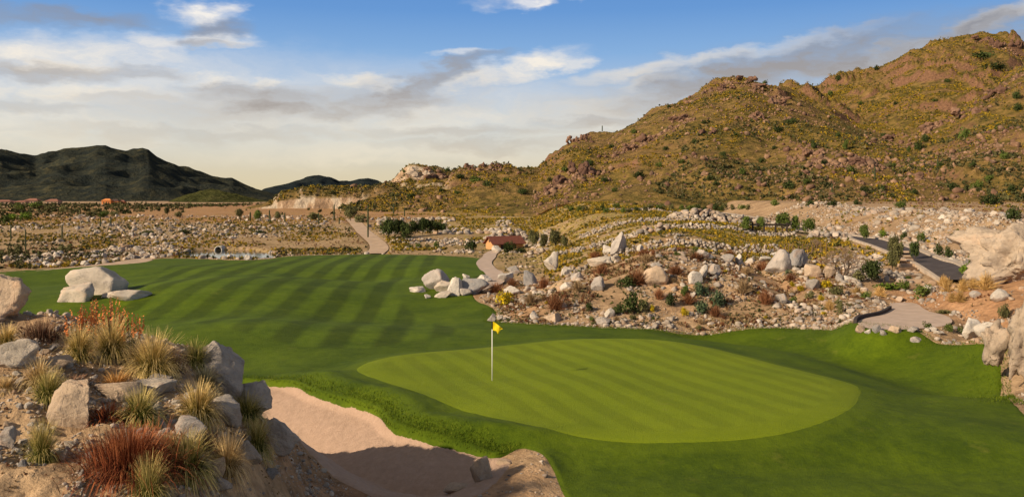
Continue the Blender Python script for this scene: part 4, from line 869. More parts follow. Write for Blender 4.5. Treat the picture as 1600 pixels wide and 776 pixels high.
def leaf_cloud(seed, n, size, shape='dome', elong=1.0, clump=6):
    """n small leaf faces spread through a lumpy crown volume of unit radius and unit height"""
    r = np.random.default_rng(seed); cs = []
    for k in range(clump):
        a = r.uniform(0, 6.28); q = r.uniform(.15, .68)
        if shape == 'tree': c = np.array([math.cos(a) * q * .75, math.sin(a) * q * .75, r.uniform(.42, .86)]); rad = r.uniform(.22, .40)
        else: c = np.array([math.cos(a) * q * .8, math.sin(a) * q * .8, r.uniform(.22, .62)]); rad = r.uniform(.28, .48)
        cs.append((c, rad))
    pick = r.integers(0, clump, n); d = r.normal(size=(n, 3)); d /= np.linalg.norm(d, axis=1)[:, None]
    C = np.array([c for c, _ in cs])[pick]; R = np.array([q for _, q in cs])[pick]
    P = C + d * (R * r.uniform(.45, 1.05, n) ** .7)[:, None] * (1, 1, .85); P[:, 2] = np.abs(P[:, 2]) + .02
    u = r.normal(size=(n, 3)); u /= np.linalg.norm(u, axis=1)[:, None]; w_ = np.cross(u, d + .3 * r.normal(size=(n, 3))); w_ /= np.linalg.norm(w_, axis=1)[:, None] + 1e-9
    s = size * r.uniform(.6, 1.4, n)[:, None]
    V = np.stack([P - u * s * elong, P + w_ * s * .5, P + u * s * elong, P - w_ * s * .5], 1).reshape(-1, 3)
    tint = np.repeat(np.clip(r.normal(.5, .2, n) + .25 * (r.uniform(size=clump) - .5)[pick], 0, 1), 4)
    return V, np.arange(4 * n).reshape(n, 4), tint
def twig_cloud(seed, n, width=.02, droop=.0):
    """thin stems fanning up from the base"""
    r = np.random.default_rng(seed); a = r.uniform(0, 6.28, n); lean = np.abs(r.normal(0, .62, n)).clip(0, 1.35); L = r.uniform(.55, 1.12, n)
    d = np.stack([np.cos(a) * np.sin(lean), np.sin(a) * np.sin(lean), np.cos(lean)], 1); b0 = r.normal(size=(n, 3)) * (.13, .13, 0)
    side = np.cross(d, r.normal(size=(n, 3))); side /= np.linalg.norm(side, axis=1)[:, None]
    mid = b0 + d * (L * .55)[:, None]; tip = b0 + d * L[:, None] + np.stack([d[:, 0] * .25, d[:, 1] * .25, -.2 * np.sin(lean)], 1) * droop + r.normal(size=(n, 3)) * .07
    w_ = width * side
    V = np.stack([b0 - w_, b0 + w_, mid + w_, mid - w_, tip + w_ * .5, tip - w_ * .5], 1).reshape(-1, 3)
    i = (np.arange(n) * 6)[:, None]; Fc = np.concatenate([i + [0, 1, 2, 3], i + [3, 2, 4, 5]])
    V[:, 2] = np.maximum(V[:, 2], .0)
    return V, Fc, np.repeat(np.clip(r.normal(.5, .22, n), 0, 1), 6)
def me_of(name, V, Fc, A, mat):
    o = mesh_obj(name, V, Fc, mat, None, False, {'rnd': A}, link=False); me = o.data; bpy.data.objects.remove(o); return me
SHRUB = {}
for kind in PM:
    SHRUB[kind] = []
    for k in range(4):
        sd = 900 + 17 * k + len(kind) * 131
        if kind in ('rust', 'tanbush'): g = twig_cloud(sd, 420, .012, .3)
        elif kind == 'gold': g = twig_cloud(sd, 420, .014, .9)
        else: g = leaf_cloud(sd, 520, .085, 'dome', 1.1, 8)
        SHRUB[kind].append(me_of('foliage', *g, PM[kind]))
TREE = {k: [me_of('crown', *leaf_cloud(1300 + 11 * j + len(k), 1500, .062, 'tree', 1.15, 15), PM[k]) for j in range(3)] for k in ('dark', 'green', 'olive', 'bright')}
def limb_mesh(seed, n=5):
    r = random.Random(seed); mb = MB()
    mb.tube([(0, 0, -.06), (.01, .0, .16), (.02, -.01, .34)], [.05, .038, .028], 7)
    for k in range(n):
        a = k * 6.28 / n + r.uniform(-.4, .4); q = r.uniform(.25, .45)
        mb.tube([(.015, -.005, .2 + .02 * k), (math.cos(a) * q * .5, math.sin(a) * q * .5, .42), (math.cos(a) * q, math.sin(a) * q, .68)], [.024, .016, .007], 6)
    o = mb.build('trunk', M['bark']); me = o.data; bpy.data.objects.remove(o); return me
TRUNK = [limb_mesh(k) for k in range(3)]
N_PLANT = 0
WORD = {'dark': 'dark green leafy', 'green': 'green leafy', 'olive': 'olive green', 'sage': 'blue-green rounded', 'rust': 'rust-red dry', 'tanbush': 'tan dry twiggy', 'yellow': 'yellow-flowered', 'gold': 'golden dry grass', 'bright': 'bright green'}
def plant_at(x, y, z, w, h, kind, seed, tree=False):
    global N_PLANT
    N_PLANT += 1
    if tree:
        o = empty('tree' if h > 2.6 else 'bush', (x, y, z - .05), seed * 2.39 % 6.28)
        c = bpy.data.objects.new('crown', TREE[kind][seed % 3]); COL.objects.link(c); c.parent = o; c.scale = (w * .5, w * .5, h * .98); c['rnd_'] = 0
        t_ = bpy.data.objects.new('trunk', TRUNK[seed % 3]); COL.objects.link(t_); t_.parent = o; t_.scale = (max(w * .5, h * .5), max(w * .5, h * .5), h)
        del c['rnd_']
    else:
        o = bpy.data.objects.new('grass_clump' if kind == 'gold' else 'shrub', SHRUB[kind][seed % 4]); COL.objects.link(o)
        o.location = (x, y, z - .03 * h); o.scale = (w * .56, w * .56, h); o.rotation_euler = (0, 0, seed * 2.39 % 6.28)
    return o
def plant(px, py, wpx, hpx, kind, seed, tree=False, label=None, group=None):
    x, y, z = at(px, py); w = wpx * y / F; h = hpx * y / F; x, y = x * (1 + .3 * w / y), y + .3 * w
    o = plant_at(x, y, H(x, y), w * 1.05, h * 1.08, kind, seed, tree)
    cat = 'tree' if o.name.startswith('tree') else 'grass' if kind == 'gold' else 'shrub'
    if label: tag(o, label, cat, group or 'desert plants')
    else: auto(o, WORD[kind] + (' tree' if cat == 'tree' else ' clump' if kind == 'gold' else ' shrub'), px, py, cat, group or 'desert plants')
    return o
PL = [(607, 374, 38, 30, 'dark', 1, 'largest dark evergreen at the left end of the dark clump'), (622, 371, 28, 26, 'dark', 1, None), (636, 379, 32, 28, 'dark', 1, 'dark evergreen standing forward at the middle of the dark clump'), (648, 369, 26, 24, 'dark', 1, None), (660, 367, 26, 24, 'dark', 1, None), (672, 367, 28, 22, 'dark', 1, None), (684, 366, 24, 20, 'dark', 1, None), (693, 364, 18, 14, 'dark', 1, 'smallest dark evergreen at the right end of the dark clump'),
 (655, 388, 14, 10, 'green', 0, None), (668, 389, 12, 9, 'olive', 0, None), (682, 389, 14, 12, 'green', 0, None), (640, 389, 12, 8, 'green', 0, None), (737, 392, 24, 20, 'dark', 0, 'dark round shrub left of the red-roofed hut'), (797, 395, 28, 20, 'dark', 0, 'dark shrub in front of the long wall of the red-roofed hut'), (815, 395, 20, 10, 'dark', 0, 'low dark shrub at the right end of the red-roofed hut'),
 (833, 388, 26, 26, 'olive', 1, None), (850, 390, 22, 22, 'olive', 1, None), (868, 388, 28, 26, 'olive', 1, None), (881, 388, 18, 18, 'olive', 1, None),
 (1166, 364, 24, 22, 'green', 1, None), (1188, 364, 20, 20, 'green', 1, None), (1222, 364, 36, 28, 'green', 1, None), (1242, 364, 24, 24, 'green', 1, None), (1262, 368, 30, 24, 'green', 1, None), (1290, 372, 18, 16, 'olive', 0, None), (1350, 376, 24, 22, 'green', 1, None), (1396, 402, 26, 30, 'olive', 1, None), (1406, 414, 28, 32, 'olive', 1, None), (1394, 424, 28, 28, 'olive', 1, None), (1412, 376, 14, 16, 'dark', 0, None), (1440, 380, 16, 18, 'green', 0, None), (1430, 406, 24, 26, 'dark', 1, None), (1468, 400, 18, 20, 'dark', 0, None), (1483, 403, 16, 20, 'dark', 0, None), (1380, 370, 16, 12, 'bright', 0, None),
 (1527, 438, 36, 36, 'green', 1, 'green bush at the foot of the broad cliff'), (1506, 430, 26, 18, 'bright', 0, None), (1560, 438, 28, 18, 'green', 0, None), (1362, 444, 46, 32, 'dark', 1, 'wide dark green bush right of the bare tree'), (1340, 440, 26, 20, 'olive', 0, None), (1412, 455, 20, 20, 'green', 0, None), (1392, 455, 60, 12, 'bright', 0, 'bright low green patch right of the bare tree'), (1440, 470, 34, 22, 'green', 0, None), (1420, 440, 20, 10, 'green', 0, None),
 (985, 492, 42, 32, 'dark', 0, 'dark green bush at the foot of the stony bank'), (965, 491, 20, 18, 'dark', 0, None), (1006, 491, 24, 22, 'olive', 0, None), (921, 487, 18, 14, 'dark', 0, None), (1125, 484, 32, 28, 'sage', 0, 'largest blue-green bush low on the stony bank'), (1096, 467, 28, 24, 'sage', 0, None), (1098, 493, 32, 24, 'sage', 0, None), (1072, 466, 20, 20, 'green', 0, None), (1046, 480, 24, 20, 'dark', 0, None), (978, 450, 36, 20, 'dark', 0, None), (788, 478, 38, 24, 'yellow', 0, 'yellow-flowered bush at the left foot of the stony bank'), (1020, 488, 14, 12, 'yellow', 0, None), (1070, 496, 18, 14, 'yellow', 0, None),
 (868, 490, 44, 22, 'rust', 0, 'broad rust bush at the turf edge below the gravel slope'), (996, 450, 46, 22, 'rust', 0, None), (1076, 478, 28, 16, 'rust', 0, None), (1118, 497, 26, 16, 'rust', 0, None), (1162, 464, 34, 20, 'tanbush', 0, None), (1196, 478, 30, 20, 'rust', 0, None), (1090, 408, 44, 11, 'rust', 0, None), (1008, 400, 44, 9, 'rust', 0, None), (930, 408, 30, 12, 'rust', 0, None), (775, 458, 34, 14, 'rust', 0, None), (800, 448, 22, 12, 'rust', 0, None), (902, 456, 28, 14, 'tanbush', 0, None), (1056, 432, 34, 14, 'rust', 0, None), (1190, 424, 28, 12, 'rust', 0, None), (1166, 430, 22, 12, 'tanbush', 0, None), (850, 452, 30, 16, 'rust', 0, None), (940, 430, 30, 14, 'rust', 0, None), (1140, 402, 26, 10, 'rust', 0, None), (1030, 470, 26, 16, 'rust', 0, None), (830, 478, 34, 16, 'tanbush', 0, None), (1235, 440, 22, 12, 'rust', 0, None), (1010, 412, 30, 12, 'tanbush', 0, None), (1232, 432, 16, 12, 'sage', 0, None),
 (1264, 468, 18, 14, 'olive', 0, None), (1240, 474, 16, 12, 'green', 0, None), (1290, 452, 26, 14, 'yellow', 0, None), (1310, 462, 30, 18, 'olive', 0, None), (1296, 486, 18, 16, 'gold', 0, None), (1312, 490, 14, 26, 'olive', 0, None), (1340, 462, 20, 14, 'gold', 0, None), (1375, 464, 24, 14, 'gold', 0, None), (1352, 468, 20, 14, 'green', 0, None), (1270, 444, 14, 12, 'yellow', 0, None), (1250, 456, 16, 10, 'yellow', 0, None), (1284, 470, 14, 10, 'yellow', 0, None),
 (1480, 458, 20, 22, 'gold', 0, None), (1500, 474, 20, 18, 'gold', 0, None), (1541, 455, 36, 24, 'gold', 0, 'widest golden grass clump on the orange bank'), (1520, 452, 20, 16, 'gold', 0, None), (1488, 474, 18, 14, 'gold', 0, None), (1505, 456, 22, 18, 'gold', 0, None), (1474, 448, 18, 16, 'gold', 0, None), (1570, 500, 22, 26, 'olive', 0, None), (1450, 516, 16, 14, 'green', 0, None), (1482, 519, 16, 14, 'green', 0, None), (1500, 522, 12, 12, 'green', 0, None), (1475, 492, 34, 8, 'olive', 0, None),
 (20, 345, 22, 12, 'bright', 0, None), (40, 344, 26, 14, 'bright', 0, None), (8, 352, 24, 16, 'green', 0, None), (60, 326, 24, 14, 'green', 0, None), (80, 330, 22, 12, 'olive', 0, None), (30, 330, 26, 14, 'green', 0, None), (100, 332, 22, 10, 'olive', 0, None), (140, 340, 20, 12, 'olive', 0, None), (160, 340, 22, 12, 'green', 0, None), (180, 338, 18, 10, 'olive', 0, None), (262, 337, 14, 13, 'olive', 1, None), (280, 339, 14, 11, 'olive', 0, None), (374, 342, 18, 14, 'olive', 1, None), (404, 346, 20, 16, 'green', 1, None), (434, 344, 16, 12, 'olive', 1, None), (490, 344, 30, 14, 'olive', 0, None), (548, 346, 30, 22, 'olive', 1, None), (565, 348, 26, 16, 'olive', 0, None), (25, 405, 30, 24, 'olive', 0, None), (232, 368, 24, 8, 'dark', 0, None), (290, 366, 20, 8, 'dark', 0, None), (405, 366, 16, 8, 'dark', 0, None), (100, 395, 28, 12, 'olive', 0, None)]
for i, (px, py, w_, h, k, tr, lab) in enumerate(PL): plant(px, py, w_, h, k, i, bool(tr), lab)
# shrubs along the foot of the hill
r_ = np.random.default_rng(3)
for k in range(26):
    px = 895 + k * 11 + r_.uniform(-5, 5); plant(px, 331 - (px - 895) * .012 + r_.uniform(-2, 3), r_.uniform(10, 17), r_.uniform(7, 13), ['green', 'olive', 'dark'][r_.integers(3)], 300 + k, False, None, 'shrubs along the foot of the hill')
# single dark bushes on the hills
HS = [(1505, 222, 20, 22), (1448, 222, 18, 14), (1436, 238, 20, 18), (1323, 235, 14, 18), (1270, 235, 16, 12), (1235, 195, 20, 10), (1298, 152, 14, 10), (1310, 130, 16, 10), (1370, 112, 10, 8), (1195, 133, 12, 8), (1170, 122, 12, 6), (1045, 170, 10, 6), (1008, 178, 12, 6), (838, 262, 16, 10), (745, 256, 8, 6), (630, 272, 8, 6), (1590, 160, 18, 14), (1592, 175, 16, 14), (1420, 240, 12, 10), (1550, 110, 60, 14), (1530, 98, 50, 12), (1330, 272, 22, 14), (1376, 300, 18, 12), (1490, 300, 22, 14), (1525, 298, 24, 14), (1553, 320, 46, 18), (1585, 345, 30, 26), (1410, 325, 22, 14), (1230, 300, 26, 16), (1215, 210, 22, 10), (1160, 275, 18, 10), (1110, 285, 18, 10), (1000, 280, 26, 12), (960, 300, 14, 8), (1120, 292, 16, 8), (920, 262, 24, 10), (885, 270, 18, 10), (815, 305, 24, 9), (760, 292, 20, 12), (740, 288, 26, 12), (700, 270, 12, 8), (720, 282, 18, 8), (1065, 258, 18, 8), (1130, 245, 14, 8), (1085, 225, 14, 8), (990, 210, 12, 8), (955, 232, 12, 8), (1190, 255, 14, 10), (1260, 290, 16, 12), (1288, 258, 14, 10), (1310, 215, 10, 10), (1345, 165, 10, 6), (1400, 165, 10, 6), (1480, 130, 12, 7), (1460, 165, 10, 6), (1380, 215, 12, 8), (1560, 205, 14, 10), (1570, 250, 16, 12), (1520, 262, 16, 10), (1470, 262, 14, 10), (1395, 262, 14, 9), (1350, 300, 16, 10), (1210, 235, 12, 8), (1150, 215, 12, 7), (1100, 195, 10, 6), (1040, 235, 12, 7), (1030, 262, 14, 8), (945, 285, 14, 8), (860, 285, 12, 7), (790, 285, 14, 8), (690, 300, 12, 7), (640, 310, 14, 8), (715, 305, 14, 7), (1300, 322, 20, 10), (1265, 322, 18, 12), (1210, 322, 18, 12), (1430, 305, 16, 10), (1340, 320, 16, 8), (1545, 285, 16, 10), (1580, 300, 20, 12)]
for i, (px, py, w_, h) in enumerate(HS): plant(px, py, w_, h, 'dark' if i % 3 else 'green', 500 + i, False, None, 'single bushes on the hills')
n_left = 298 - N_PLANT
# small shrubs sprinkled over bank and field
got = 0; tries = 0
PX_ = r_.uniform(690, 1340, 900); PY_ = r_.uniform(396, 500, 900)
xs_, ys_ = [], []
sx_, sy_ = samp(1200, 720, 1420, 49.5, 74); kf = free(sx_, sy_, .4) & (poly_dist(sx_, sy_, AEMB, 6)[0] > .2) & (fbm(sx_ / 4, sy_ / 4, 2, 77) > -.2); sx_, sy_ = sx_[kf][:max(n_left, 0)], sy_[kf][:max(n_left, 0)]
sz_ = hg(sx_, sy_)
for i in range(len(sx_)):
    right = sx_[i] > 14
    kind = ['rust', 'tanbush', 'olive', 'green', 'yellow', 'sage'][r_.choice(6, p=[.08, .14, .3, .16, .24, .08] if right else [.36, .26, .16, .10, .06, .06])]
    w_ = r_.uniform(.22, .6); o = plant_at(sx_[i], sy_[i], sz_[i], w_, w_ * r_.uniform(.5, .8), kind, i)
    px, py = to_px(sx_[i], sy_[i], sz_[i]); auto(o, 'little ' + WORD[kind] + ' shrub', px, py, 'shrub', 'small shrubs on the stony bank')
# ---- masses of small plants
def clump(seed, n=12, s=.42):
    V, Fc, A = leaf_cloud(seed, n, s, 'dome', 1., 4); return V, Fc, A
def small_mat(name, stops):
    m, t, b = new_mat(name, .9, .05); f = t.math('ADD', t.math('MULTIPLY', attr(t, 'rnd'), .8), t.math('MULTIPLY', attr(t, 'part'), .2)); t.L.new(t.ramp(f, stops), b.inputs['Base Color']); return m
M['brittle'] = small_mat('brittlebush', [(0, (.065, .066, .018)), (.25, (.12, .11, .025)), (.45, (.19, .145, .026)), (.75, (.34, .215, .022)), (1, (.44, .29, .022))])
M['scrub'] = small_mat('desert_scrub', [(0, (.030, .036, .014)), (.4, (.065, .068, .024)), (.7, (.11, .10, .042)), (1, (.20, .15, .075))])
CT = [clump(1500 + k) for k in range(8)]
def field(name, x, y, s, mat, label, cat, zz=None):
    z = hall(x, y) if zz is None else zz; n = len(x)
    o = scatter(name, CT, np.stack([x, y, z - .06 * s], -1), np.stack([s * .6, s * .6, s * r_.uniform(.5, .8, n)], -1), r_.uniform(0, 6.28, n), np.zeros(n), r_.uniform(0, 1, n), mat)
    return tag(o, label, cat)
def hill_pts(n, y1=640):
    x, y = samp(n, 420, 1720, 168, y1); z = hm(x, y); k = (z > hg(x, y) + .05) & (line_dist(x, y, TRACKC) > 1.7) & ((hm(x, y + .8) - hm(x, y - .8)) / 1.6 < .62); return x[k], y[k], z[k]
xa, ya = samp(70000, 700, 1720, 380, 660); za = hm(xa, ya); x, y, z = hill_pts(80000); x, y, z = np.r_[x, xa], np.r_[y, ya], np.r_[z, za]; k = (fbm(x / 30, y / 45, 3, 400) + .18 * ss((x - 40) / 120) > -.12) & (fbm(x / 9, y / 14, 2, 401) > -.22); x, y, z = x[k], y[k], z[k]
yx = [x]; yy = [y]; yz = [z]; ys_ = [r_.uniform(.4, 1.0, len(x)) * (.8 + y / 900)]
x, y = samp(15000, 600, 1330, 128, 235); k = free(x, y, 1) & (hm(x, y) < hg(x, y)) & (fbm(x / 12, y / 20, 3, 402) > -.12) & (x < roadx(y) - 2.5); x, y = x[k], y[k]; yx.append(x); yy.append(y); yz.append(hg(x, y)); ys_.append(r_.uniform(.35, .8, len(x)))
x, y = samp(13000, 850, 1330, 72, 170); k = free(x, y, 1) & (fbm(x / 5, y / 4, 2, 403) > -.12) & (x < roadx(y) - 2.5); x, y = x[k], y[k]; yx.append(x); yy.append(y); yz.append(hg(x, y)); ys_.append(r_.uniform(.22, .5, len(x)))
x, y = samp(11000, -60, 640, 90, 215); k = free(x, y, 1) & (fbm(x / 9, y / 14, 3, 404) > .02); x, y = x[k], y[k]; yx.append(x); yy.append(y); yz.append(hg(x, y)); ys_.append(r_.uniform(.3, .7, len(x)))
x, y = samp(1500, 1200, 1700, 66, 165); k = free(x, y, 1) & (fbm(x / 5, y / 9, 3, 405) > .15); x, y = x[k], y[k]; yx.append(x); yy.append(y); yz.append(hg(x, y)); ys_.append(r_.uniform(.3, .7, len(x)))
field('brittlebush', np.concatenate(yx), np.concatenate(yy), np.concatenate(ys_), M['brittle'], 'yellow flowering brittlebush covering the hillsides and terraces', 'brittlebush', np.concatenate(yz))
x, y, z = hill_pts(60000); k = (fbm(x / 22, y / 34, 3, 406) > .0); x, y, z = x[k], y[k], z[k]; s = .5 * np.exp(r_.exponential(.42, len(x))); gx = [x]; gy = [y]; gz = [z]; gs = [np.minimum(s, 1.9)]
x, y = samp(8000, -200, 640, 80, 420); k = free(x, y, 1) & ((fbm(x / 14, y / 24, 3, 410) > .02) | ((x < -95) & (y > 190) & (y < 420))) & ~((y > 192) & (x > -105) & (r_.uniform(size=len(x)) < .93)); x, y = x[k], y[k]; gx.append(x); gy.append(y); gz.append(hg(x, y)); gs.append(r_.uniform(.3, .9, len(x)) * (1 + 1.3 * (y > 220)))
x, y = samp(5200, 700, 1420, 48.5, 76); k = free(x, y, .3) & (poly_dist(x, y, AEMB, 6)[0] > 0) & (fbm(x / 2.5, y / 2.5, 3, 411) > -.02); x, y = x[k], y[k]; gx.append(x); gy.append(y); gz.append(hg(x, y)); gs.append(r_.uniform(.10, .30, len(x)))
x, y = samp(2500, 620, 1300, 76, 150); k = free(x, y, 1); x, y = x[k], y[k]; gx.append(x); gy.append(y); gz.append(hg(x, y)); gs.append(r_.uniform(.12, .4, len(x)))
field('desert_scrub', np.concatenate(gx), np.concatenate(gy), np.concatenate(gs), M['scrub'], 'low olive desert scrub scattered over the hills and stony ground', 'scrub', np.concatenate(gz))
M['dry'] = small_mat('dry_litter', [(0, (.06, .028, .018)), (.3, (.16, .065, .032)), (.55, (.20, .13, .065)), (.8, (.32, .22, .11)), (1, (.12, .10, .04))])
x, y = samp(16000, 700, 1440, 48.5, 76); k = free(x, y, .3) & (poly_dist(x, y, AEMB, 6)[0] > -.5) & (fbm(x / 2.2, y / 2.2, 3, 421) > .0); x, y = x[k], y[k]; dx_ = [x]; dy_ = [y]; ds_ = [r_.uniform(.08, .34, len(x))]
x, y = samp(5000, -180, 560, 10.5, 22.5); xm_ = x * 19 / np.clip(y, 12.5, 22); k = free(x, y, .4) & (xm_ < -3.8) & (fbm(x / .8, y / .8, 3, 422) > .08); x, y = x[k], y[k]; dx_.append(x); dy_.append(y); ds_.append(r_.uniform(.025, .09, len(x)))
x, y = samp(4500, -120, 640, 80, 230); k = free(x, y, 1) & (fbm(x / 10, y / 14, 3, 423) > -.05); x, y = x[k], y[k]; dx_.append(x); dy_.append(y); ds_.append(r_.uniform(.2, .6, len(x)))
x, y = samp(5000, 1150, 1700, 48, 160); k = free(x, y, .6) & (fbm(x / 5, y / 9, 3, 424) > .1); x, y = x[k], y[k]; dx_.append(x); dy_.append(y); ds_.append(r_.uniform(.1, .35, len(x)) * (.6 + y / 150))
field('dry_scrub', np.concatenate(dx_), np.concatenate(dy_), np.concatenate(ds_), M['dry'], 'rust and straw coloured dry scrub between the stones', 'scrub')
# ---- tufts on the near mound
def tuft_mat(name, base, midc, tip):
    m, t, b = new_mat(name, .75, .12)
    k = attr(t, 'blade'); a = attr(t, 'rnd')
    c = t.ramp(t.math('ADD', k, t.math('MULTIPLY', t.math('SUBTRACT', a, .5), .5)), [(.22, base), (.52, midc), (.9, tip)])
    kk = t.mapr(a, 0, 1, .7, 1.25); t.L.new(t.mix(1, c, t.n('ShaderNodeCombineColor', {0: kk, 1: kk, 2: kk}).outputs[0], 'MULTIPLY'), b.inputs['Base Color']); return m
TM = {'green': tuft_mat('green_blades', (.040, .062, .010), (.19, .19, .03), (.60, .46, .17)), 'goldg': tuft_mat('gold_green_blades', (.060, .075, .012), (.42, .30, .07), (.74, .54, .23)), 'straw': tuft_mat('straw_blades', (.19, .13, .04), (.48, .32, .12), (.66, .48, .24)),
 'orange': tuft_mat('orange_dry_blades', (.26, .12, .03), (.50, .25, .06), (.62, .36, .12)), 'brown': tuft_mat('brown_dry_stems', (.05, .026, .015), (.13, .065, .035), (.24, .13, .075)), 'red': tuft_mat('rust_red_stems', (.07, .016, .009), (.20, .048, .018), (.34, .12, .045)), 'wisp': tuft_mat('pale_wisps', (.14, .13, .05), (.34, .29, .13), (.5, .42, .24))}
def tuft_geom(seed, n, spread=.8, curl=.5, width=.006, base=.12):
    """blades of unit length rising from a tight base and arching outward"""
    r = np.random.default_rng(seed); a = r.uniform(0, 6.28, n); lean = np.abs(r.normal(0, spread * .68, n)).clip(0, 1.35); L = r.uniform(.6, 1.12, n); S = 5
    b0 = np.stack([np.cos(a), np.sin(a), 0 * a], 1) * (np.abs(r.normal(0, base, n)))[:, None]
    pts = []; p = b0.copy(); cur = lean * .85
    az = a + r.normal(0, .25, n)
    for k in range(S):
        pts.append(p.copy()); d = np.stack([np.cos(az) * np.sin(cur), np.sin(az) * np.sin(cur), np.cos(cur)], 1)
        p = p + d * (L / (S - 1))[:, None]; cur = np.minimum(cur + (lean + .15) * curl * r.uniform(.5, 1.3, n), 2.5)
    side = np.stack([-np.sin(az + r.normal(0, .9, n)), np.cos(az), 0 * az], 1)
    V = []; T = []
    for k in range(S):
        w_ = width * (1 - .75 * k / (S - 1)); V += [pts[k] - side * w_, pts[k] + side * w_]; T += [np.full(n, k / (S - 1))] * 2
    V = np.stack(V, 1); T = np.stack(T, 1); i = (np.arange(n) * 2 * S)[:, None]
    Fc = np.concatenate([i + [2 * k, 2 * k + 1, 2 * k + 3, 2 * k + 2] for k in range(S - 1)])
    return V.reshape(-1, 3), Fc, T.ravel(), np.repeat(r.uniform(0, 1, n), 2 * S)
def tuft(px, py, wpx, hpx, kind, n, label, seed, spread=.8, curl=.5, name='grass_tuft', width=.006, cat='grass', base=.12):
    x, y, z = at(px, py); h = hpx * y / F; w_ = wpx * y / F
    V, Fc, T, A = tuft_geom(seed, n, spread, curl, width / max(h, .1), base)
    ex = np.percentile(np.abs(V[:, 0]), 88); ez = np.percentile(V[:, 2], 95)
    V = V * (w_ * .5 / ex, w_ * .5 / ex, h / ez)
    o = mesh_obj(name, V, Fc, TM[kind], None, False, {'blade': T, 'rnd': A}); o.location = (x, y + .05, z - .03)
    return tag(o, label, cat, 'grasses and bushes on the near mound')
TU = [(122, 562, 56, 62, 'goldg', 620, 'gold-green tuft at the back left of the mound beside the orange flowers', .8), (172, 558, 76, 68, 'goldg', 800, 'golden tuft right below the orange flowers on the mound', .85), (238, 586, 88, 76, 'goldg', 1000, 'largest golden tuft, near the back of the mound', .9), (303, 572, 56, 46, 'green', 500, 'green tuft on the skyline right end of the mound top', .9), (72, 627, 60, 56, 'green', 650, 'dark green tuft left above the pointed tan rock', 1.0), (58, 600, 60, 44, 'straw', 400, 'straw tuft above the dark green one at left', .9), (180, 610, 58, 34, 'orange', 500, 'orange dry tuft behind the long tan rock', 1.0), (216, 658, 76, 56, 'green', 700, 'yellow-green tuft on the right of the long tan rock', 1.05), (62, 722, 58, 76, 'green', 700, 'green tuft with a dry skirt low on the left of the mound', .75), (308, 656, 76, 66, 'goldg', 850, 'golden tuft with a green heart in the middle right of the mound', .9), (320, 604, 54, 38, 'wisp', 420, 'faint grey-green tuft beside the top shoulder rock', .9), (384, 654, 62, 46, 'green', 600, 'upper of two green tufts on the rocky shoulder', 1.0), (401, 704, 56, 56, 'green', 600, 'lower of two green tufts on the rocky shoulder', .95), (290, 744, 92, 76, 'green', 900, 'wide green tuft in the lower middle of the mound', .9), (354, 742, 66, 76, 'straw', 800, 'straw-coloured drooping tuft below the shoulder rocks', .85), (230, 786, 66, 84, 'green', 800, 'green tuft at the bottom edge below the rust-red bush', .8), (8, 540, 44, 38, 'goldg', 420, 'gold tuft at the left frame edge under the huge rock', .8), (6, 612, 40, 30, 'straw', 350, 'tan tuft at the left frame edge above the gravel', .9), (36, 570, 30, 24, 'wisp', 260, 'small grey-green tuft right of the broad cream boulder', .9), (330, 640, 40, 30, 'wisp', 300, 'small pale tuft tucked behind the shoulder rocks', .9), (262, 700, 40, 30, 'straw', 260, 'short straw tuft right of the rust-red bush', .9)]
for i, (px, py, w_, h, k, n, lab, sp) in enumerate(TU): tuft(px, py, w_ * .68, h * .70, k, int(n * 1.8), lab, 2000 + i, sp * 1.3, .7, 'grass_tuft', .0042)
BU = [(200, 735, 135, 78, 'red', 4200, 'rust-red twiggy bush spreading over the mound front', 1.5, .45), (62, 530, 66, 44, 'brown', 700, 'dark brown dry bush under the huge rock on the mound', 1.2, .4), (268, 580, 50, 46, 'brown', 500, 'brown dry bush behind the largest golden tuft', 1.0, .4), (320, 700, 50, 36, 'brown', 420, 'dark dry bush between the wide green and straw tufts', 1.1, .4), (205, 560, 40, 30, 'brown', 300, 'small brown dry bush below the orange flowers', 1.1, .4), (110, 600, 60, 18, 'brown', 300, 'low brown dry growth in front of the gold-green tuft', 1.3, .4), (170, 655, 70, 34, 'red', 500, 'reddish dry growth at the foot of the long tan rock', 1.3, .6), (345, 715, 46, 30, 'brown', 300, 'dark stems under the straw-coloured drooping tuft', 1.2, .5)]
for i, (px, py, w_, h, k, n, lab, sp, cu) in enumerate(BU): tuft(px, py, w_ * .8, h * .66, k, n, lab, 2100 + i, sp, cu, 'dry_bush', .005, 'shrub', .55)
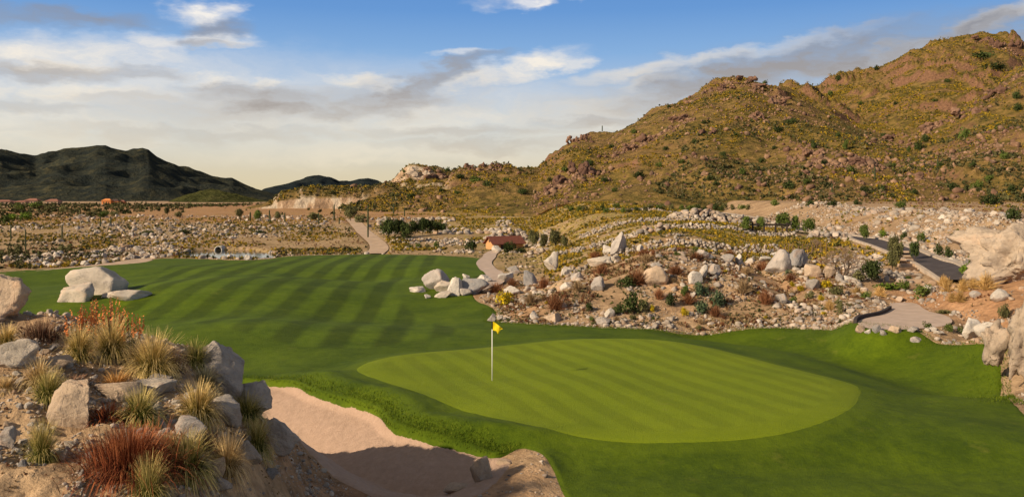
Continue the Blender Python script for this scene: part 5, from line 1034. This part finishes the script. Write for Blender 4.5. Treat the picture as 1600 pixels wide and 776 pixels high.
# orange mallow: stems with flower spikes
M['mallow'] = plain('orange_petals', (.60, .19, .055), .7, .25, 30)
M['mallow_stem'] = plain('mallow_stems', (.17, .15, .07), .85, .25, 20)
def mallow(px, py, wpx, hpx, n, label, seed):
    x, y, z = at(px, py); h = hpx * y / F; w_ = wpx * y / F; r = random.Random(seed); o = empty('flowering_mallow', (x, y, z)); st = MB(); lf = MB()
    for k in range(n):
        fl = MB(); a = r.uniform(0, 6.28); q = r.uniform(0, .5) ** .6 * w_ * .62; hh = h * r.uniform(.6, 1.0); tx, ty = math.cos(a) * q, math.sin(a) * q * .6
        st.tube([(tx * .3, ty * .3, 0), (tx * .8, ty * .8, hh * .55), (tx, ty, hh)], [.007, .006, .004], 4)
        for j in range(13):
            u = .55 + .45 * j / 12; b = r.uniform(0, 6.28); s = .022 * (1.35 - .6 * (u - .55) / .45); c = Vector((tx * (.8 + .2 * u), ty, hh * u)) + Vector((math.cos(b), math.sin(b), .2)) * .018
            d1 = Vector((r.uniform(-1, 1), r.uniform(-1, 1), r.uniform(-1, 1))).normalized(); d2 = d1.orthogonal().normalized()
            fl.add([c - d1 * s, c + d2 * s, c + d1 * s, c - d2 * s], [(0, 1, 2, 3)])
        for j in range(8):
            u = r.uniform(.1, .6); c = Vector((tx * u, ty * u, hh * u)); d1 = Vector((r.uniform(-1, 1), r.uniform(-1, 1), .4)).normalized(); d2 = d1.orthogonal().normalized(); s = .028
            lf.add([c, c + d1 * s + d2 * s * .4, c + d1 * s * 2, c + d1 * s - d2 * s * .4], [(0, 1, 2, 3)])
        fl.build('flower_spike', M['mallow'], o)
    st.build('stems', M['mallow_stem'], o); lf.build('leaves', PM['sage'], o)
    return tag(o, label, 'flower', 'orange mallows on the mound')
mallow(118, 548, 60, 66, 16, 'orange mallow spikes at the left of the flowering clump', 1); mallow(165, 545, 84, 86, 24, 'tallest orange mallow spikes in the middle of the flowering clump', 2); mallow(205, 552, 56, 64, 16, 'orange mallow spikes at the right of the flowering clump', 3); mallow(140, 545, 50, 72, 14, 'orange mallow spikes between the left and the tallest ones', 4)
# rough grass along the bunker lip and on the bank
def blades(name, x, y, z, h, mat, label, wid=.012, seed=0):
    r = np.random.default_rng(seed); n = len(x); a = r.uniform(0, 6.28, n); le = r.uniform(.1, .8, n); d = np.stack([np.cos(a) * le, np.sin(a) * le, np.ones(n)], 1) * h[:, None]; s = np.stack([-np.sin(a), np.cos(a), 0 * a], 1) * wid
    b = np.stack([x, y, z - .01], 1); V = np.stack([b - s, b + s, b + d], 1).reshape(-1, 3)
    o = mesh_obj(name, V, np.arange(3 * n).reshape(n, 3), mat, None, False, {'rnd': np.repeat(r.uniform(0, 1, n), 3)}); return tag(o, label, 'grass', kind='stuff')
M['blades'] = leaf_mat('rough_blades', [(0, (.035, .062, .003)), (.6, (.070, .108, .004)), (1, (.14, .165, .012))], 0)
n = 60000; x, y = samp(n, 330, 815, 23.5, 35); d = poly_dist(x, y, BUNKER, 3)[0]; dl_ = poly_dist(x, y, LAWN, 3)[0]; k = (d < .06) & (d > -.8) & (dl_ > -.05) & (rng.uniform(size=n) < ss((d + .85) / .6)); x, y = x[k], y[k]
blades('rough_grass', x, y, hg(x, y) + .12, rng.uniform(.03, .09, len(x)), M['blades'], 'rough grass fringing the bunker lip', .010, 5)
n = 30000; x, y = samp(n, 1180, 1640, 30, 49); d = poly_dist(x, y, LAWN, 3)[0]; k = (d > -.35) & (d < 1.6) & (rng.uniform(size=n) < ss((1.6 - d) / 1.6)); x, y = x[k], y[k]
blades('bank_grass', x, y, hg(x, y) + .03, rng.uniform(.05, .14, len(x)), M['blades'], 'rough grass along the turf edge below the stony bank', .014, 6)
n = 40000; x, y = samp(n, 700, 1250, 47, 58); d = poly_dist(x, y, LAWN, 3)[0]; k = (d > -.3) & (d < .8); x, y = x[k], y[k]
blades('edge_grass', x, y, hg(x, y) + .03, rng.uniform(.04, .10, len(x)), M['blades'], 'rough grass where the turf meets the stones', .014, 7)
# ================================================================== BUILT THINGS
M['hut_wall'] = plain('orange_render', (.52, .27, .115), .9, .12, 2.)
M['hut_roof'] = plain('red_roof', (.17, .06, .04), .8, .2, 3.)
M['wood'] = plain('weathered_wood', (.16, .10, .06), .9, .3, 6.)
M['dark_wood'] = plain('dark_wood', (.045, .034, .028), .9, .3, 6.)
M['pole'] = plain('white_pole', (.72, .70, .60), .5, .06, 9.)
M['flag'] = plain('yellow_flag', (.80, .58, .012), .7, .05, 9.)
M['black'] = plain('black_band', (.02, .02, .02), .6, .1, 5.)
M['glass'] = plain('dark_glass', (.03, .035, .04), .15, .1, 2., .5)
M['pipe'] = plain('concrete_pipe', (.46, .42, .36), .9, .2, 3.)
M['hole'] = plain('hole_shade', (.012, .012, .010), .9, .1, 3.)  # near-black colour painting the shade inside openings
# --- pump hut with a red gable roof
hy0 = 130.; hx0 = (765 - 800) / F * hy0; hz0 = H(hx0 + 2.2, hy0 + 1) - .45
hut = tag(empty('hut', (hx0, hy0, hz0), 0), 'small orange hut with a red gabled roof among the shrubs', 'hut')
W, Lh, Hh, Rg = 2.35, 5.0, 1.35, .85       # gable width, length, eave height, gable rise
ax = Vector((.42, .9, 0)).normalized()     # ridge direction in plan, seen running away to the right
rzh = math.atan2(.50, .87)
R3 = Matrix.Rotation(rzh, 4, 'Z')
def hv(x, y, z): v = R3 @ Vector((x, y, z)); return (v.x, v.y, v.z)
def hut_mesh(name, pts, faces, mat, parent): return mesh_obj(name, [hv(*p) for p in pts], faces, mat, parent, False)
# local x runs along the ridge, local y across; gable end faces -x
b = W / 2
pts = [(0, -b, -.6), (0, b, -.6), (Lh, b, -.6), (Lh, -b, -.6), (0, -b, Hh), (0, b, Hh), (Lh, b, Hh), (Lh, -b, Hh), (0, 0, Hh + Rg - .08), (Lh, 0, Hh + Rg - .08)]
hut_mesh('wall', pts, [(0, 4, 8, 5, 1), (2, 6, 9, 7, 3), (0, 3, 7, 4), (1, 5, 6, 2)], M['hut_wall'], hut)
def slab(y0, z0, y1, z1, x0, x1, th):
    return [(x0, y0, z0), (x1, y0, z0), (x1, y1, z1), (x0, y1, z1), (x0, y0, z0 + th), (x1, y0, z0 + th), (x1, y1, z1 + th), (x0, y1, z1 + th)]
BF = [(0, 3, 2, 1), (4, 5, 6, 7), (0, 1, 5, 4), (1, 2, 6, 5), (2, 3, 7, 6), (3, 0, 4, 7)]
sl_ = Rg / b
for sgn in (-1, 1):
    hut_mesh('roof', slab(sgn * (b + .35), Hh - .35 * sl_, 0, Hh + Rg, -.35, Lh + .35, .10), BF if sgn < 0 else [f[::-1] for f in BF], M['hut_roof'], hut)
dr = hut_mesh('door', slab(-b - .04, -.2, -b - .04, 1.2, 1.2, 2.0, 0) [:4] + [(x, y - .04, z) for x, y, z in slab(-b - .04, -.2, -b - .04, 1.2, 1.2, 2.0, 0)[:4]], BF, M['dark_wood'], hut)
hut_mesh('vent', [(-.03, -.22, Hh + .1), (-.03, .22, Hh + .1), (-.03, .22, Hh + .42), (-.03, -.22, Hh + .42), (-.01, -.22, Hh + .1), (-.01, .22, Hh + .1), (-.01, .22, Hh + .42), (-.01, -.22, Hh + .42)], BF, M['dark_wood'], hut)
hero(776, 395, 15, 11, 'white', 'white boulder in front of the gable of the red-roofed hut', 380)
# --- flagstick
fx_, fy_, fz_ = at(769, 597); fz_ += .055
fl = tag(empty('flagstick', (fx_, fy_, fz_)), 'slim white flagstick with a drooping yellow flag on the putting green', 'golf flag')
mb = MB(); mb.tube([(0, 0, -.1), (0, 0, 1.85)], .017, 10); mb.build('pole', M['pole'], fl, True)
mb = MB(); mb.tube([(0, 0, 1.85), (0, 0, 2.13)], .019, 10); mb.build('pole_top', M['black'], fl, True)
nu, nv = 14, 9; V = []; 
for i in range(nu):
    u = i / (nu - 1)
    for j in range(nv):
        v = j / (nv - 1)
        top = 2.12 - .26 * u ** 1.3; bot = 1.80 - .04 * u; zz_ = top + (bot - top) * v if u < .45 else top + (bot + .10 * (u - .45) / .55 - .12 * math.exp(-((u - .55) / .16) ** 2) - top) * v
        V.append((.02 + .36 * u, .05 * math.sin(u * 7 + v * 2.2) * u + .03 * math.sin(v * 5) * u, zz_))
q = [(i * nv + j, (i + 1) * nv + j, (i + 1) * nv + j + 1, i * nv + j + 1) for i in range(nu - 1) for j in range(nv - 1)]
fo = mesh_obj('flag', V, q, M['flag'], fl, True); sd = fo.modifiers.new('thick', 'SOLIDIFY'); sd.thickness = .004
mb = MB(); mb.tube([(0, 0, -.02), (0, 0, .006)], .054, 20); c_ = mb.build('hole_cup', M['hole'], None); c_.location = (fx_, fy_, fz_); tag(c_, 'dark cup in the turf at the foot of the flagstick', 'golf hole')  # solid disc, its dark colour stands for the shade in the hole
# --- bare tree
def bare_tree(px, py, hpx, label, seed, name='bare_tree', spread=1.):
    x, y, z = at(px, py); h = hpx * y / F; r = random.Random(seed); o = empty(name, (x, y + .3, z)); tr = MB(); br = MB(); tw = MB()
    def grow(p, d, L, rad, dep):
        q = p + d * L; m = p + d * L * .5 + Vector((r.uniform(-1, 1), r.uniform(-1, 1), 0)) * L * .07
        (tr if dep == 0 else br if dep < 3 else tw).tube([p, m, q], [rad, rad * .85, rad * .68], 7 if dep < 2 else 4 if dep < 4 else 3, dep < 2)
        if dep >= 6: return
        for k in range(3 if dep < 5 else 2):
            a = Vector((r.uniform(-1, 1), r.uniform(-1, 1), r.uniform(-.25, .75))).normalized()
            grow(q - d * L * r.uniform(0, .3), (d * .75 + a * .75 * spread).normalized(), L * r.uniform(.62, .80), rad * .6, dep + 1)
    for k in range(3):
        a = k * 2.1 + .4; grow(Vector((.06 * math.cos(a), .06 * math.sin(a), -.1)), Vector((.38 * math.cos(a), .30 * math.sin(a), 1)).normalized(), h * .30, h * .020, 0)
    tr.build('trunk', M['bark'], o, True); br.build('branches', M['bark'], o, True); tw.build('twigs', M['twig_bark'], o)
    return tag(o, label, 'tree')
bare_tree(1322, 436, 66, 'bare wide-branched grey-brown tree beside the gully right of the stony bank', 5)
bare_tree(1275, 392, 26, 'small bare shrubby tree behind the stake fence', 8)
# --- saguaros
def saguaro(px, py, hpx, wpx, label, seed, arms=0):
    x, y, z = at(px, py); h = hpx * y / F; rad = wpx * y / F / 2 * .8; o = empty('saguaro', (x, y, z)); r = random.Random(seed)
    def ribbed(path, rr, nm):
        n = 20; k = len(path); V = []; Fc = []
        for i, p in enumerate(path):
            t = (path[min(i + 1, k - 1)] - path[max(i - 1, 0)]).normalized(); a = t.orthogonal().normalized(); b_ = t.cross(a); q = rr * (1 if i < k - 2 else .75 if i == k - 2 else .25) * (.85 if i == 0 else 1)
            for j in range(n):
                f_ = q * (1 if j % 2 else .84); c = 6.283 * j / n; V.append(tuple(p + (a * math.cos(c) + b_ * math.sin(c)) * f_))
        for i in range(k - 1):
            for j in range(n): Fc.append((i * n + j, i * n + (j + 1) % n, (i + 1) * n + (j + 1) % n, (i + 1) * n + j))
        Fc.append(tuple((k - 1) * n + j for j in range(n)))
        mesh_obj(nm, V, Fc, M['cactus'], o, False)
    ribbed([Vector((0, 0, h * u)) for u in (-.03, .1, .3, .55, .8, .96, 1.0)], rad, 'stem')
    for k in range(arms):
        a = r.uniform(0, 6.28); q = rad * 3; zb = h * r.uniform(.4, .55); d = Vector((math.cos(a), math.sin(a), 0))
        ribbed([Vector((0, 0, zb)), d * q * .6 + Vector((0, 0, zb + .02 * h)), d * q + Vector((0, 0, zb + .08 * h)), d * q + Vector((0, 0, zb + .2 * h)), d * q + Vector((0, 0, zb + .3 * h)), d * q + Vector((0, 0, zb + .32 * h))], rad * .7, 'arm')
    auto(o, label, px, py, 'cactus', 'saguaros standing on the desert')
SG = [(575, 371, 50, 3.2, 0), (522, 345, 26, 3, 0), (615, 335, 18, 3, 0), (498, 350, 18, 2.6, 0), (445, 348, 16, 2.6, 0), (421, 342, 14, 2.6, 0), (391, 345, 14, 3, 0), (422, 347, 12, 2.6, 0), (530, 350, 10, 2.4, 0), (40, 392, 34, 2.6, 0), (17, 376, 26, 2.4, 0), (157, 354, 16, 2.4, 0), (173, 352, 14, 2.4, 0), (97, 372, 22, 2.6, 0), (1545, 53, 8, 2., 1), (941, 206, 9, 2, 0), (1367, 280, 20, 3, 1), (1300, 300, 14, 2.6, 0), (1195, 120, 8, 2, 0), (870, 330, 12, 2.4, 0), (1100, 300, 12, 2.4, 1), (1465, 260, 14, 2.6, 0), (632, 338, 14, 2.5, 0), (222, 318, 6, 1.6, 0), (228, 318, 6, 1.6, 0)]
for i, (px, py, h, w_, a) in enumerate(SG): saguaro(px, py, h, w_, ('tall thin' if h > 20 else 'small thin') + (' armed' if a else '') + ' saguaro cactus', i, a)
# --- stake fence along the crest
def stake_fence(pts, label, seed):
    r = random.Random(seed); P = [at(*p) for p in pts]; o = empty('stake_fence', P[0]); P0 = Vector(P[0])
    for i, (x, y, z) in enumerate(P):
        q = Vector((x, y, z)) - P0; mb = MB(); h = r.uniform(.55, .95); lx, ly = r.uniform(-.06, .06), r.uniform(-.06, .06)
        mb.tube([q - Vector((0, 0, .1)), q + Vector((lx * .5, ly, h * .5)), q + Vector((lx, ly, h))], [.045, .04, .03], 6); mb.build('stake', M['wood'], o)
    return tag(o, label, 'fence')
stake_fence([(1152 + 7.3 * k, 396 - .05 * k) for k in range(20)], 'row of rough wooden stakes along the crest behind the white stones', 3)
# --- timber rail by the road
rl = empty('wooden_rail', at(1176, 362)); rl['label'] = 'low dark timber rail beside the cart road near the roadside trees'; rl['category'] = 'rail'
for k in range(4):
    mb = MB(); mb.box((k * 1.3, .2 * k, .45), (.16, .16, 1.1)); mb.build('post', M['dark_wood'], rl)
mb = MB(); mb.tube([(-.3, 0, .78), (4.3, .66, .78)], .09, 8); mb.build('beam', M['dark_wood'], rl)
# --- timber steps in the slope left of the road
xs0, ys0, zs0 = at(1424, 441); xs1, ys1, zs1 = at(1408, 396); st = empty('timber_steps', (xs0, ys0, zs0)); tag(st, 'flight of brown timber and earth steps left of the cart road', 'steps')
for k in range(11):
    u = k / 10; x, y = xs0 + (xs1 - xs0) * u, ys0 + (ys1 - ys0) * u; z = H(x, y)
    mb = MB(); mb.box((x - xs0, y - ys0, z + .10 - zs0), (1.25, .30, .26)); s_ = mb.build('step', M['wood'] if k % 2 else M['dirt_path'], st)
# --- culvert pipe by the pond
px_, py_, pz_ = at(341, 393); o = empty('culvert_pipe', (px_, py_, pz_ + .25)); tag(o, 'round concrete culvert pipe opening above the pond', 'pipe')
n = 24; V = []; Fc = []
for yy_, rr in ((0, .62), (0, .46), (2.2, .46), (2.2, .62)):
    for j in range(n): c = 6.283 * j / n; V.append((rr * math.cos(c), yy_, rr * math.sin(c)))
for i in range(4):
    for j in range(n): Fc.append((i * n + j, i * n + (j + 1) % n, ((i + 1) % 4) * n + (j + 1) % n, ((i + 1) % 4) * n + j))
mesh_obj('pipe_ring', V, Fc, M['pipe'], o, True)
V = [(.47 * math.cos(6.283 * j / n), .9, .47 * math.sin(6.283 * j / n)) for j in range(n)]; mesh_obj('pipe_shade', V + [(x, 1.0, z) for x, y, z in V], [tuple(range(n)), tuple(range(2 * n - 1, n - 1, -1))] + [(j, (j + 1) % n, n + (j + 1) % n, n + j) for j in range(n)], M['hole'], o)  # plug in the bore, coloured dark to stand for the shade inside
# --- houses far across the plain
def house(px, py, wpx, hpx, wall, roof, label, Y=430.):
    x = (px - 800) / F * Y; w_ = wpx * Y / F; h = hpx * Y / F; z = float(hg(np.array([x]), np.array([Y]))[0]); o = empty('house', (x, Y, z)); d = w_ * .7; e = h * .62
    mb = MB(); mb.box((0, 0, e / 2 - .3), (w_, d, e + .6)); mb.build('wall', wall, o)
    ov = .4; V = [(-w_ / 2 - ov, -d / 2 - ov, e), (w_ / 2 + ov, -d / 2 - ov, e), (w_ / 2 + ov, d / 2 + ov, e), (-w_ / 2 - ov, d / 2 + ov, e), (-w_ / 4, 0, h), (w_ / 4, 0, h)]
    mesh_obj('roof', V, [(3, 2, 1, 0), (0, 1, 5, 4), (1, 2, 5), (2, 3, 4, 5), (3, 0, 4)], roof, o, False)
    for s in (-.28, .05, .3):
        mb = MB(); mb.box((w_ * s, -d / 2 - .02, e * .5), (w_ * .11, .08, e * .4)); mb.build('window', M['glass'], o)
    return tag(o, label, 'house', 'houses far across the plain')
tn = plain('tan_stucco', (.36, .25, .17), .9, .1); rr_ = plain('red_tile', (.27, .125, .085), .9, .2); og = plain('orange_stucco', (.60, .22, .07), .9, .1); dk = plain('dark_tile', (.09, .055, .045), .9, .2)
house(8, 324, 26, 7, tn, rr_, 'leftmost of the low tan houses with red roofs on the far plain'); house(34, 324, 18, 6, tn, rr_, 'second house from the left on the far plain'); house(52, 322, 20, 9, tn, rr_, 'tallest red-roofed house of the row on the far plain', 440.); house(84, 324, 20, 9, tn, rr_, 'tan house with a rounded red roof standing apart on the far plain'); house(168, 321, 14, 9, og, og, 'orange gabled house at the foot of the dark mountain', 450.); house(180, 321, 14, 8, og, dk, 'orange house with a dark roof right of the gabled one', 452.); house(191, 321, 9, 6, og, rr_, 'smallest orange house, right end of the orange group', 455.)
settle_labels()
EXPOSURE = 0.4
# ================================================================== SKY, SUN, CAMERA
SUN_DIR = Vector((-2.95, -1.85, 1.72)).normalized()
el = math.asin(SUN_DIR.z); az = math.atan2(SUN_DIR.x, SUN_DIR.y)
w = bpy.data.worlds.new('World'); SC.world = w; w.use_nodes = True
t = NT(w); bg = t.N['Background']; bg.inputs['Strength'].default_value = .1
sky = t.n('ShaderNodeTexSky', sky_type='NISHITA', sun_disc=False, sun_elevation=el, sun_rotation=az, altitude=400, air_density=1., dust_density=1.2, ozone_density=1.5)
D = t.n('ShaderNodeTexCoord').outputs['Generated']
s3 = t.n('ShaderNodeSeparateXYZ', {0: D})
hyp = t.math('SQRT', t.math('ADD', t.math('MULTIPLY', s3.outputs[0], s3.outputs[0]), t.math('MULTIPLY', s3.outputs[1], s3.outputs[1])))
azim = t.math('ARCTAN2', s3.outputs[0], s3.outputs[1])
elev = t.math('ARCTAN2', s3.outputs[2], hyp)
P = t.n('ShaderNodeCombineXYZ', {0: azim, 1: elev}).outputs[0]
def warp(scale_vec, scale, amt, det=5, seed=0.):
    q = t.n('ShaderNodeMapping', {'Vector': P, 'Scale': scale_vec, 'Location': (seed, seed * .7, 0)}).outputs[0]
    n = t.n('ShaderNodeTexNoise', {'Vector': q, 'Scale': scale, 'Detail': det, 'Roughness': .58})
    v = t.n('ShaderNodeVectorMath', {0: n.outputs['Color'], 1: (.5, .5, .5)}, operation='SUBTRACT').outputs[0]
    return t.n('ShaderNodeVectorMath', {0: v, 1: amt}, operation='MULTIPLY').outputs[0]
W1 = warp((1, 3.2, 1), 5., (.16, .05, 0)); W2 = warp((1, 2.4, 1), 22., (.075, .034, 0), 8, 3.)
PW = t.n('ShaderNodeVectorMath', {0: t.n('ShaderNodeVectorMath', {0: P, 1: W1}, operation='ADD').outputs[0], 1: W2}, operation='ADD').outputs[0]
def sky_at(px, py):
    u = (px - 800) / F; return math.atan(u), math.atan((HY - py) / F / math.hypot(1, u))
def blob(px, py, rx, ry, tilt=0., soft=1.):
    a, e = sky_at(px, py)
    v = t.n('ShaderNodeVectorMath', {0: PW, 1: (a, e, 0)}, operation='SUBTRACT').outputs[0]
    if tilt: v = t.n('ShaderNodeVectorRotate', {'Vector': v, 'Angle': -tilt}, rotation_type='Z_AXIS').outputs[0]
    v = t.n('ShaderNodeVectorMath', {0: v, 1: (F / rx, F / ry, 1)}, operation='MULTIPLY').outputs[0]
    l = t.n('ShaderNodeVectorMath', {0: v}, operation='LENGTH').outputs['Value']
    return t.n('ShaderNodeMapRange', {0: l, 1: 1.25, 2: .15, 3: 0, 4: soft}, interpolation_type='SMOOTHSTEP', clamp=True).outputs[0]
def layer(blobs):
    r = None
    for b_ in blobs:
        q = blob(*b_); r = q if r is None else t.math('MAXIMUM', r, q)
    return r
e_deg = t.math('MULTIPLY', elev, 57.2958)
clear = t.ramp(t.mapr(e_deg, 0, 14, 0, 1), [(0, (.72, .60, .36)), (.12, (.70, .62, .45)), (.3, (.60, .64, .64)), (.48, (.44, .57, .74)), (.66, (.24, .43, .72)), (.85, (.14, .32, .66)), (1, (.115, .28, .62))])
lowcol = clear
white = layer([(230, 150, 520, 90, 0, .55), (620, 185, 480, 60, .05, .55), (980, 200, 300, 50, .1, .5), (90, 88, 210, 40, .02, 1.), (235, 62, 70, 22, 0, .7), (330, 16, 62, 20, 0, 1.), (350, 62, 85, 16, 0, .75), (820, 108, 105, 22, .30, 1.), (740, 130, 90, 20, .3, .8), (310, 118, 100, 20, -.05, .8), (420, 122, 60, 16, .1, .8), (120, 150, 330, 34, 0, .75), (60, 200, 300, 40, 0, .6), (560, 130, 70, 20, -.2, .8), (520, 200, 330, 22, .02, .55), (840, 3, 90, 12, 0, .85),
    (720, 180, 160, 26, .1, .6), (900, 172, 190, 26, .12, .65), (1010, 108, 150, 16, .14, .75), (1000, 130, 90, 14, .2, .6), (1540, 36, 120, 16, .25, .9), (1420, 72, 160, 14, .22, .6), (720, 88, 50, 10, .1, .6), (640, 240, 400, 22, 0, .45), (1150, 78, 220, 12, .12, .6), (890, 96, 40, 12, .2, .7)])
grey = layer([(1250, 88, 280, 34, .15, .85), (1500, 50, 190, 26, .2, .8), (300, 212, 300, 14, 0, .4), (720, 210, 260, 14, 0, .45), (60, 175, 200, 12, 0, .35), (480, 165, 330, 40, .08, .5), (420, 150, 140, 26, 0, .8), (600, 165, 150, 24, .12, .75), (1150, 125, 360, 60, .14, .55), (60, 108, 150, 18, .0, .75), (180, 112, 90, 12, 0, .55), (345, 40, 62, 18, 0, .85), (410, 168, 110, 26, .05, .9), (500, 178, 90, 22, 0, .7), (640, 140, 120, 22, .25, .95), (560, 160, 110, 18, .1, .7), (90, 18, 140, 18, .05, .7), (1180, 108, 260, 36, .16, 1.), (1060, 150, 160, 24, .1, .8), (960, 190, 150, 18, .05, .6),
    (1440, 66, 180, 26, .2, .95), (1300, 100, 140, 28, .15, .9), (720, 108, 90, 14, .3, .8), (980, 222, 130, 16, .05, .6), (760, 232, 180, 12, 0, .5), (360, 135, 90, 12, 0, .6), (1580, 62, 60, 16, .1, .7), (330, 65, 70, 8, 0, .6), (250, 160, 120, 12, .05, .35)])
fine = t.noise(t.n('ShaderNodeMapping', {'Vector': PW, 'Scale': (1, 2.6, 1)}).outputs[0], 15, 8, .62)
fw = t.mapr(fine, .30, .64, .48, 1.15)
c = t.mix(t.math('MULTIPLY', white, fw, clamp=True), clear, t.ramp(t.mapr(e_deg, 0, 12, 0, 1), [(0, (.92, .80, .57)), (.5, (.92, .83, .69)), (1, (.90, .87, .84))]))
c = t.mix(t.math('MULTIPLY', grey, fw, clamp=True), c, t.ramp(t.mapr(e_deg, 0, 12, 0, 1), [(0, (.62, .53, .39)), (.45, (.42, .38, .35)), (1, (.25, .275, .34))]))
c = t.mix(1, c, (7.6, 7.6, 7.6), 'MULTIPLY')
k = t.mapr(e_deg, 16, 34, 0, 1)
hi = t.mix(.45, t.mix(1, sky.outputs[0], (.7, .6, .5), 'MULTIPLY'), (3.2, 2.75, 2.3))
t.L.new(t.mix(k, c, hi), bg.inputs['Color'])
sl = bpy.data.lights.new('sun', 'SUN'); sl.energy = 4.8; sl.angle = math.radians(.5); sl.color = (1, .82, .60)
so = bpy.data.objects.new('sun', sl); COL.objects.link(so); so.rotation_euler = SUN_DIR.to_track_quat('Z', 'Y').to_euler(); so.location = (-60, -30, 60)
cam = bpy.data.cameras.new('camera'); cam.sensor_width = 36; cam.lens = 36 * F / 1600; cam.shift_y = -(388 - HY) / 1600; cam.clip_start = .3; cam.clip_end = 12000
co_ = bpy.data.objects.new('camera', cam); COL.objects.link(co_); co_.location = (0, 0, CZ); co_.rotation_euler = (math.radians(90), 0, 0)
SC.camera = co_
SC.view_settings.view_transform = 'Standard'; SC.view_settings.look = 'None'; SC.view_settings.exposure = EXPOSURE; SC.view_settings.gamma = 1
SC.render.film_transparent = False
SC.cycles.use_adaptive_sampling = True; SC.cycles.adaptive_threshold = .02; SC.cycles.max_bounces = 5; SC.cycles.diffuse_bounces = 3; SC.cycles.transparent_max_bounces = 4
